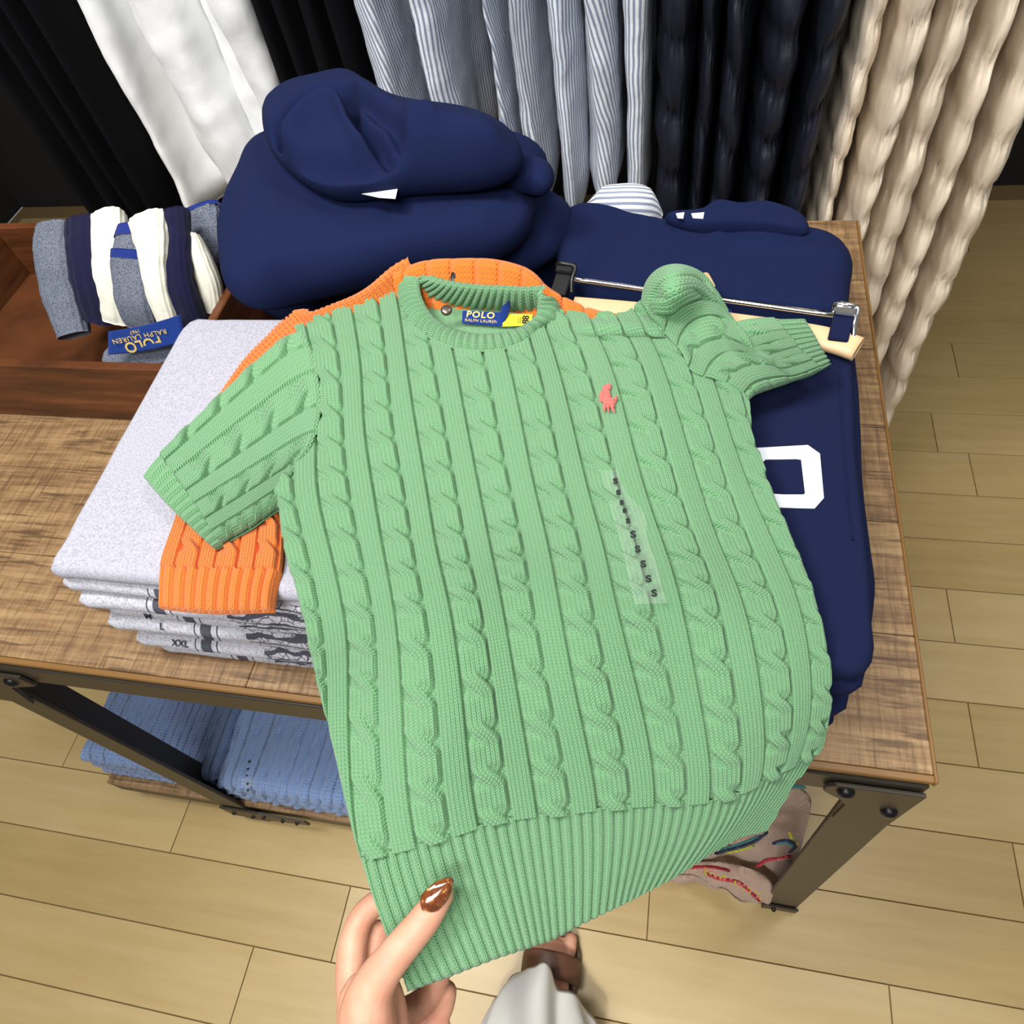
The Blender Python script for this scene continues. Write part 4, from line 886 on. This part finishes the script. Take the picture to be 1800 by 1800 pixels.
sock('sock', [(342, 374, .965), (348, 400, .955), (356, 440, .93), (366, 480, .90)], [.034, .034, .032, .026], .012, M['sockgrey'], 'wide grey marl sock with navy rim at the back of the tray', bands=((.0, .05, M['sockblue']),), seed=4)
sock('sock', [(338, 420, .968), (352, 455, .955), (368, 500, .93), (376, 545, .90)], [.010, .013, .015, .012], .012, M['sockwhite'], 'cream sock lying against the right side of the tray', seed=5)
sock('sock', [(318, 440, .955), (326, 490, .935), (334, 540, .91), (345, 585, .885)], [.012, .016, .018, .018], .013, M['sockgrey'], 'small grey marl sock with a blue top low at the right', bands=((.0, .2, M['sockblue']),), seed=6)
sock('sock', [(364, 420, .93), (378, 450, .92), (388, 480, .90), (392, 515, .88)], [.018, .022, .020, .012], .012, M['socdark'], 'charcoal sock slumped in the right corner of the tray', seed=7)
sock('sock', [(196, 634, .885), (240, 630, .885), (285, 622, .885), (306, 612, .885)], [.014, .016, .016, .012], .022, M['sockgrey'], 'grey marl sock rolled in a navy paper band', side=(0, 0, 1), seed=8)
sock('sock', [(150, 390, .98), (150, 440, .965), (160, 500, .94), (175, 560, .90)], [.024, .024, .024, .022], .014, M['socknavy'], 'dark navy sock at the far left of the tray', seed=9)
sock('sock', [(190, 380, .985), (192, 430, .97), (195, 490, .945), (205, 560, .90)], [.022, .022, .022, .022], .014, M['sockwhite'], 'cream sock second from the left in the tray', seed=10)
sock('sock', [(100, 400, .97), (95, 450, .955), (110, 520, .92), (130, 590, .885)], [.024, .026, .026, .022], .014, M['sockgrey'], 'leftmost grey marl sock in the tray', seed=12)
bo = bpy.data.objects['sock.007']
bnd, w4, nn = patch('paper_band', [(190, 583), (318, 553), (326, 600), (190, 624)], [.940, .930, .908, .915], M['label'], bo, bow=.006, n=16, label='navy paper band printed POLO in gold')
text_mesh('lettering', 'POLO', .0185, M['gold'], bnd, quad_xf(w4, nn, .46, .72, .0065)@Matrix.Rotation(PI, 4, 'Z'), bold=.0003, sx=.85)
text_mesh('lettering', 'RALPH LAUREN', .0085, M['gold'], bnd, quad_xf(w4, nn, .42, .38, .0065)@Matrix.Rotation(PI, 4, 'Z'), sx=.95, spacing=1.1)
text_mesh('lettering', '1967', .0060, M['gold'], bnd, quad_xf(w4, nn, .36, .16, .006)@Matrix.Rotation(PI, 4, 'Z'))
patch('gold_mark', [(312, 572), (319, 570), (321, 592), (314, 590)], .912, M['gold'], bnd)

# ================================================================== clothes rail and hanging garments behind the table
RZ = 1.86; RY = 1.22
RL = empty('clothes_rail', (-.35, RY, 0), 'black steel clothes rail carrying the hanging garments behind the table', 'rail')
sweep('rail_tube', np.array([(-2.0+i*.32, RY, RZ) for i in range(11)]), .014, .014, (0, 0, 1), M['steel'], RL, n=14, power=2)
for x in (-1.98, 1.18): sweep('upright', np.array([(x, RY, z_) for z_ in np.linspace(0, RZ, 6)]), .014, .014, (1, 0, 0), M['steel'], RL, n=12, power=2); box_mesh('foot', (x-.02, RY-.25, 0), (x+.02, RY+.25, .02), M['steel'], RL, bevel=.003)
def garment(kind, xc, hw, z0, z1, mat, lab, grp, cat, seed, yf=.955, depth=.5, lean=0.0, pleats=5, amp=.25, name='hanging_shirt', quilt=None, pinch=0.0, flare=0.0, uvs=None, tip=.6):
    """a garment hanging sideways on the rail: cross-section loop at each height"""
    nz, na = (120, 96); zz = np.linspace(z0, z1, nz)[:, None]; a = np.linspace(0, 2*PI, na, endpoint=False)[None]
    rs_ = np.random.RandomState(seed); ph = rs_.rand(6)*6.28
    s = (zz-z0)/(z1-z0)
    hd = depth/2*(1-.0*s); yc = yf+depth/2
    ex_ = .5 if quilt is not None else .72; cx = np.sign(np.cos(a))*np.abs(np.cos(a))**.8; sy = np.sign(np.sin(a))*np.abs(np.sin(a))**ex_
    w = hw*(1+flare*(1-s))*np.ones_like(a)
    if quilt is not None:
        qh, q0 = quilt; t = (zz-q0)/qh+.18*np.sin(a*2+ph[0])+.12*np.sin(3*a+ph[1]); qb = np.abs(np.sin(t*PI))**.38; w = w*(.84+.24*qb)
    taper = np.clip(1-np.abs(np.clip((z0+.05-zz)/.05, 0, 1))**2*tip, .1, 1)
    x = xc+lean*(zz-1.0)+w*taper*cx; y = yc+hd*sy-(qb*.017 if quilt is not None else 0)*(sy < 0)
    # pleats: sideways ripples on the front
    r = np.zeros_like(x)
    for k in range(1, 4):
        r = r+np.sin(a*pleats*k*.7+ph[k]+2.2*np.sin(zz*2.1+ph[k+1])+zz*1.3*k)/k
    x = x+hw*amp*r*(.55+.45*np.abs(sy)); y = y+(hw*amp*.9*np.sin(a*pleats*1.3+ph[4]+zz*3))*(sy < 0)
    P = np.stack([x+0*zz, y+0*zz, zz+0*a], -1)
    if quilt is not None: P[..., 1] -= .006*(1-qb)*np.sin(a*23+ph[2]+zz*40)+.004*vnoise(P, 30, seed+8, 3); P[..., 0] += .004*vnoise(P+1.7, 24, seed+9, 3)
    if pinch: P[..., 1] += pinch*vnoise(P, 22, seed, 3)-.0; P[..., 0] += pinch*.8*vnoise(P+3.3, 26, seed+1, 3)
    n1 = vnoise(P*np.array([1, 1, .35]), 16, seed+5); P[..., 0] += hw*.25*n1; P[..., 1] += hw*.3*vnoise(P*np.array([1, 1, .4])+7, 14, seed+6)
    # shoulders slope to the rail at the top
    sh = smoothstep((zz-(z1-.14))/.14)*np.ones_like(a); P[..., 1] = P[..., 1]*(1-sh*.75)+RY*(sh*.75); P[..., 0] = P[..., 0]*(1-sh*.6)+xc*(sh*.6)+lean*.0
    L = np.linalg.norm(np.diff(P[nz//3], axis=0, append=P[nz//3][:1]), axis=1); arc = np.r_[0, np.cumsum(L)][:na]
    uv = np.stack([np.broadcast_to(arc[None], (nz, na)), np.broadcast_to(zz, (nz, na))], -1).reshape(-1, 2)
    F = [tuple(f) for f in gridF(nz, na, closed=True)]+[tuple(range(na))[::-1], tuple(range((nz-1)*na, nz*na))]
    t = mesh_np(name, P.reshape(-1, 3), F, mat, None, uv=uv); props(t, lab, cat, grp)
    c = P[-1].mean(0); hk = sp(np.array([(c[0], RY, z1-.01), (c[0], RY, RZ-.025), (c[0], RY-.018, RZ-.005), (c[0], RY-.012, RZ+.016), (c[0], RY+.008, RZ+.017), (c[0], RY+.017, RZ+.004)]), 26)
    sweep('hanger_hook', hk, .002, .002, (1, 0, 0), M['chrome'], t, n=8, power=2); return t
YF = .955
def gx_(px, py=150, y=YF): return float(aty(px, py, y)[0])
GW, GB, GS, GN, GC = 'white shirts on the rail', 'black velvet garments on the rail', 'striped shirts on the rail', 'black puffer jackets on the rail', 'cream puffer jackets on the rail'
def place(px0, px1, py, **k):
    x0, x1 = gx_(px0, py), gx_(px1, py); return (x0+x1)/2, (x1-x0)/2
# white shirts
for i, (a_, b_, lab, z0) in enumerate([(150, 262, 'white cotton shirt hanging leftmost of the white ones above the socks', .80), (258, 375, 'white cotton shirt hanging in the middle of the white ones', .79), (368, 478, 'white cotton shirt hanging next to the black velvet, behind the navy hood', .80)]):
    xc, hw = place(a_, b_, 130); garment('s', xc, hw*.95, z0, 1.74, M['white'], lab, GW, 'shirt', 50+i, pleats=4, amp=.26, pinch=.005, flare=.10)
for i, (a_, b_, lab) in enumerate([(466, 505, 'black velvet garment hanging right beside the white shirts'), (503, 545, 'black velvet garment, second from the white shirts'), (543, 590, 'black velvet garment, second from the striped shirts'), (588, 632, 'black velvet garment hanging right beside the striped shirts')]):
    xc, hw = place(a_, b_, 120); garment('v', xc, hw*1.0, .5, 1.74, M['black_velvet'], lab, GB, 'dress', 60+i, pleats=2, amp=.12, name='hanging_dress')
LS = ['blue and white striped shirt hanging next to the black velvet', 'blue and white striped shirt, second from the black velvet', 'blue and white striped shirt with a rumpled sleeve, set back in the dark gap',
      'blue and white striped shirt just right of the dark gap', 'blue and white striped shirt, second right of the dark gap', 'blue and white striped shirt, second from the black puffers', 'blue and white striped shirt hanging next to the black puffers']
for i, (a_, b_, yo, z0, m) in enumerate([(634, 700, 0, .80, 'stripe2'), (706, 800, .0, .80, 'stripe'), (838, 885, .03, .84, 'stripe2'), (888, 955, -.01, .79, 'stripe'), (958, 1012, .01, .78, 'stripe'), (1020, 1086, 0, .79, 'stripe2'), (1092, 1142, -.01, .78, 'stripe')]):
    x0, x1 = gx_(a_, 150), gx_(b_, 150); garment('s', (x0+x1)/2, (x1-x0)/2*.92, z0, 1.74, M[m], LS[i], GS, 'shirt', 80+i, yf=YF+yo, pleats=3, amp=.26, lean=-.00, pinch=.004)
LN = ['black puffer jacket hanging next to the striped shirts', 'narrow black puffer jacket, second from the striped shirts', 'black puffer jacket in the middle of the black ones', 'wide quilted black puffer jacket, second from the cream ones', 'black puffer jacket hanging next to the cream puffers']
for i, (a_, b_, q_) in enumerate([(1150, 1216, .085), (1220, 1254, .10), (1258, 1312, .085), (1316, 1396, .062), (1402, 1462, .075)]):
    x0, x1 = gx_(a_, 200), gx_(b_, 200); garment('p', (x0+x1)/2, (x1-x0)/2*.95, .45, 1.74, M['puff_navy'], LN[i], GN, 'jacket', 100+i, pleats=2, amp=.10, quilt=(q_, .1+.02*i), pinch=.0035, name='hanging_jacket')
LC = ['cream puffer jacket hanging next to the black puffers', 'cream puffer jacket whose sleeve hangs past the table corner', 'cream puffer jacket at the right, with a long pointed sleeve', 'cream puffer jacket, second from the far right', 'cream puffer jacket at the far right end']
for i, (a_, b_, q_, z0, yo) in enumerate([(1470, 1520, .055, .55, 0), (1526, 1580, .06, .34, -.035), (1590, 1665, .07, .20, -.02), (1672, 1740, .07, .25, 0), (1748, 1830, .07, .25, 0)]):
    x0, x1 = gx_(a_, 200), gx_(b_, 200); garment('p', (x0+x1)/2, (x1-x0)/2*.95, z0, 1.74, M['puff_cream'], LC[i], GC, 'jacket', 120+i, yf=YF+yo, pleats=2, amp=.12, quilt=(q_, .03*i), pinch=.004, name='hanging_jacket', tip=.85)
for i, (a_, b_) in enumerate([(-20, 30), (33, 70), (73, 110), (113, 148)]):
    xc, hw = place(a_, b_, 150); garment('v', xc, hw, .5, 1.74, M['black_velvet'], ['black velvet garment at the far left end of the rail', 'black velvet garment, second from the far left', 'black velvet garment above the socks, third from the left', 'black velvet garment left of the white shirts'][i], GB, 'dress', 140+i, pleats=2, amp=.12, name='hanging_dress')
# rolled striped sleeve resting behind the navy pile
q = sp(np.array([tuple(atz(x, y, z_)) for x, y, z_ in ((1050, 366, .915), (1085, 362, .93), (1115, 362, .93), (1138, 378, .91))]), 30)
o = sweep('folded_shirt', q, np.interp(np.arange(30), [0, 8, 22, 29], [.010, .024, .024, .012]), .02, (0, .4, 1), M['stripe'], None, n=30, uvs=.16); props(o, 'striped shirt cuff rolled up on the table behind the navy pile', 'shirt')
# ================================================================== the person: hand on the hem, white trouser leg, sandalled foot
PE = empty('person', atz(960, 1760, 0.0), 'person in white trousers and brown sandals, left hand with brown nails gripping the sweater hem', 'person')
def tube_geo(pts, rad, n=18, flat=None, side=None):
    """capped tube through world points with radii -> V,F lists"""
    P = sp(np.array(pts, float), 26); r = np.interp(np.linspace(0, 1, 26), np.linspace(0, 1, len(rad)), rad)
    T = np.gradient(P, axis=0); T /= np.linalg.norm(T, axis=1, keepdims=True); S = np.cross(T, np.array(side if side is not None else FW)); S /= np.linalg.norm(S, axis=1, keepdims=True); B = np.cross(T, S)
    a = np.linspace(0, 2*PI, n, endpoint=False); fl = 1.0 if flat is None else flat
    rings = []
    for th in (0.15, .5, .85): rings.append((P[0]-T[0]*r[0]*math.cos(th*PI/2), r[0]*math.sin(th*PI/2), S[0], B[0]))
    for i in range(26): rings.append((P[i], r[i], S[i], B[i]))
    for th in (.85, .5, .15): rings.append((P[-1]+T[-1]*r[-1]*math.cos(th*PI/2), r[-1]*math.sin(th*PI/2), S[-1], B[-1]))
    V = np.array([[c+s_*rr_*math.cos(t)+b_*rr_*fl*math.sin(t) for t in a] for c, rr_, s_, b_ in rings]); m = len(rings)
    F = [tuple(f) for f in gridF(m, n, closed=True)]+[tuple(range(n))[::-1], tuple(range((m-1)*n, m*n))]
    return V.reshape(-1, 3), F
def fused(name, tubes, voxel, mat, parent, smooth=6, label=None):
    V = []; F = []; k = 0
    for v, f in tubes: V.append(v); F += [tuple(i+k for i in q) for q in f]; k += len(v)
    me = bpy.data.meshes.new('t'); me.from_pydata([tuple(map(float, p)) for p in np.concatenate(V)], [], F); me.update()
    bm = bmesh.new(); bm.from_mesh(me); bmesh.ops.recalc_face_normals(bm, faces=bm.faces); bm.to_mesh(me); bm.free()
    o = bpy.data.objects.new('t', me); COL.objects.link(o)
    m = o.modifiers.new('r', 'REMESH'); m.mode = 'VOXEL'; m.voxel_size = voxel; m.use_smooth_shade = True
    s = o.modifiers.new('s', 'SMOOTH'); s.iterations = smooth; s.factor = .5
    dg = bpy.context.evaluated_depsgraph_get(); dg.update(); nm = bpy.data.meshes.new_from_object(o.evaluated_get(dg)); bpy.data.objects.remove(o, do_unlink=True)
    nm.name = name; nm.materials.clear(); nm.materials.append(mat); nm.polygons.foreach_set('use_smooth', np.ones(len(nm.polygons), bool))
    o = bpy.data.objects.new(name, nm); COL.objects.link(o); put(o, parent)
    if label: o['label'] = label
    return o
def D(l): return [tuple(atd(x, y, d)) for x, y, d in l]
hand = fused('hand', [
    tube_geo(D([(776, 1572, .474), (758, 1600, .472), (732, 1634, .470), (700, 1672, .468), (672, 1708, .467), (650, 1752, .468), (646, 1810, .470)]), [.0084, .0104, .0110, .0117, .0136, .0172, .0200], flat=.86),      # thumb
    tube_geo(D([(648, 1760, .482), (642, 1850, .478), (636, 1980, .470), (626, 2200, .455)]), [.0200, .0215, .0220, .0270], flat=.80),                                   # wrist and forearm
    tube_geo(D([(662, 1700, .488), (674, 1732, .487), (682, 1775, .487), (686, 1840, .484)]), [.0085, .0115, .0135, .0150], flat=.8),
    tube_geo(D([(668, 1790, .492), (660, 1850, .488), (650, 1960, .480)]), [.0190, .0200, .0200], flat=.7),
    tube_geo(D([(636, 1800, .498), (620, 1720, .503), (621, 1660, .508), (638, 1610, .515), (676, 1580, .521), (730, 1572, .523)]), [.0165, .0125, .0108, .0092, .0085, .0072]),   # index
    tube_geo(D([(660, 1770, .503), (656, 1700, .512), (664, 1650, .518)]), [.0190, .0160, .0125], flat=.6),                                                             # palm
    tube_geo(D([(668, 1800, .502), (690, 1790, .520), (728, 1772, .532), (762, 1738, .533), (776, 1690, .529)]), [.0160, .0112, .0098, .0090, .0075]),              # middle
    tube_geo(D([(668, 1840, .500), (700, 1830, .520), (742, 1812, .535), (772, 1782, .538), (786, 1742, .535)]), [.0160, .0110, .0094, .0086, .0072]),              # ring
    tube_geo(D([(668, 1880, .496), (700, 1876, .515), (738, 1864, .530), (764, 1840, .535), (778, 1806, .534)]), [.0150, .0098, .0082, .0076, .0064]),              # little
], .0013, M['skin'], PE, smooth=4, label='left hand pinching the sweater hem')
def nail():
    c = atd(769, 1574, .4655); ax = atd(797, 1545, .4690)-atd(745, 1600, .4645); L = np.linalg.norm(ax); ax /= L
    nrm = CAM-c; nrm /= np.linalg.norm(nrm); nrm = nrm-ax*(nrm@ax); nrm /= np.linalg.norm(nrm); sd = np.cross(ax, nrm); nrm = nrm*.93-sd*(-.25); nrm /= np.linalg.norm(nrm); sd = np.cross(ax, nrm)
    m, n = 26, 18; V = []
    for i in range(m):
        t = i/(m-1); w = .0074*(math.sin(min(1, t/.28)*PI/2)**.6)*(1-max(0, (t-.36)/.64)**2.6*.80) if t > 0 else .0012
        for j in range(n):
            a = -1+2*j/(n-1); V.append(c+ax*(t-.5)*L+sd*w*a+nrm*(.0026*(1-a*a)*min(1, w/.004)+.0010*math.sin(t*PI)-.0016))
    V = np.array(V).reshape(m, n, 3); B = V-nrm*.0012; G = np.concatenate([V, B[:, ::-1]], 1)
    return mesh_np('thumbnail', G.reshape(-1, 3), gridF(m, 2*n, closed=True), M['nail'], hand, label='glossy brown almond-shaped thumbnail')
nail()
# ---- trouser leg
def trouser():
    m, n = 80, 140; a = np.linspace(0, 2*PI, n, endpoint=False)[None]; t = np.linspace(0, 1, m)[:, None]
    C0, C1 = np.array([-.133, -.055, .10]), np.array([-.155, -.42, .50]); c = C0*(1-t[..., None])+C1*t[..., None]
    rx = .088+.012*t-.018*np.exp(-(t/.12)**2); ry = .080+.01*t
    x = rx*np.cos(a); y = ry*np.sin(a)*(1+.10*np.exp(-(t/.3)**2)*np.exp(-((a-PI/2)/.5)**2))
    G = c+np.stack([x, y, 0*x*t], -1)
    # hem rises over the instep, dips at the sides; soft folds
    G[..., 2] += (1-t)**3*(.022*np.exp(-((a-PI/2)/.45)**2)-.016*np.cos(a)**2)
    r = .010*np.sin(3*a+5*t+.6)+.007*np.sin(5*a-9*t)+.006*np.sin(9*a+14*t)*(1-t)+.009*np.exp(-((a-PI*.62-1.2*t)/.16)**2)
    G += (np.stack([np.cos(a)*np.ones_like(t), np.sin(a)*np.ones_like(t), .35*np.ones_like(a*t)], -1))*r[..., None]
    I = G[:12]*1.0; ctr = c[:12]; I = ctr+(I-ctr)*.965; I = I[::-1]
    A = np.concatenate([I, G], 0)
    o = mesh_np('trouser_leg', A.reshape(-1, 3), gridF(m+12, n, closed=True), M['trouser'], PE, label='wide white trouser leg')
    return o
trouser()
# ---- foot and sandal
def fz(x, y, z): return (x, y, z)
foot = fused('foot', [tube_geo([(-.135, -.09, .055), (-.135, -.03, .05), (-.134, .02, .036), (-.134, .050, .028)], [.030, .034, .036, .030], flat=.7, side=(0, 0, 1))]+
             [tube_geo([(x, .045, .026), (x+dx, .066-k*.004, .024), (x+dx*1.4, .080-k*.006, .022)], [.010, r_, r_*.9], side=(0, 0, 1)) for k, (x, dx, r_) in enumerate([(-.108, .002, .0115), (-.124, 0, .0088), (-.138, -.001, .0082), (-.151, -.002, .0078), (-.163, -.004, .0074)])],
             .0022, M['skin'], PE, smooth=4)
sole = [(-.100, -.12), (-.092, -.04), (-.088, .03), (-.094, .075), (-.115, .094), (-.145, .090), (-.168, .070), (-.178, .03), (-.176, -.05), (-.168, -.12), (-.135, -.138)]
sd = empty('sandal', (0, 0, 0), None, None); sd.parent = PE; sd.matrix_parent_inverse = Matrix.Translation(PE.location).inverted()
for key in list(sd.keys()): del sd[key]
prism('sole', [tuple(p) for p in spc(sole, 50)], .001, .016, M['sandal'], sd, bevel=.002)
for yy, w in ((.030, .019), (-.02, .017)):
    a = np.linspace(0, PI, 30); P = np.stack([-.134+.047*np.cos(a), np.full(30, yy)+.008*np.sin(a), .012+.056*np.sin(a)**.8], -1)
    sweep('strap', P, .0022, w, (0, 0, 1) if False else np.stack([np.cos(a), 0*a, np.sin(a)], -1), M['sandal'], sd, n=16, power=3)
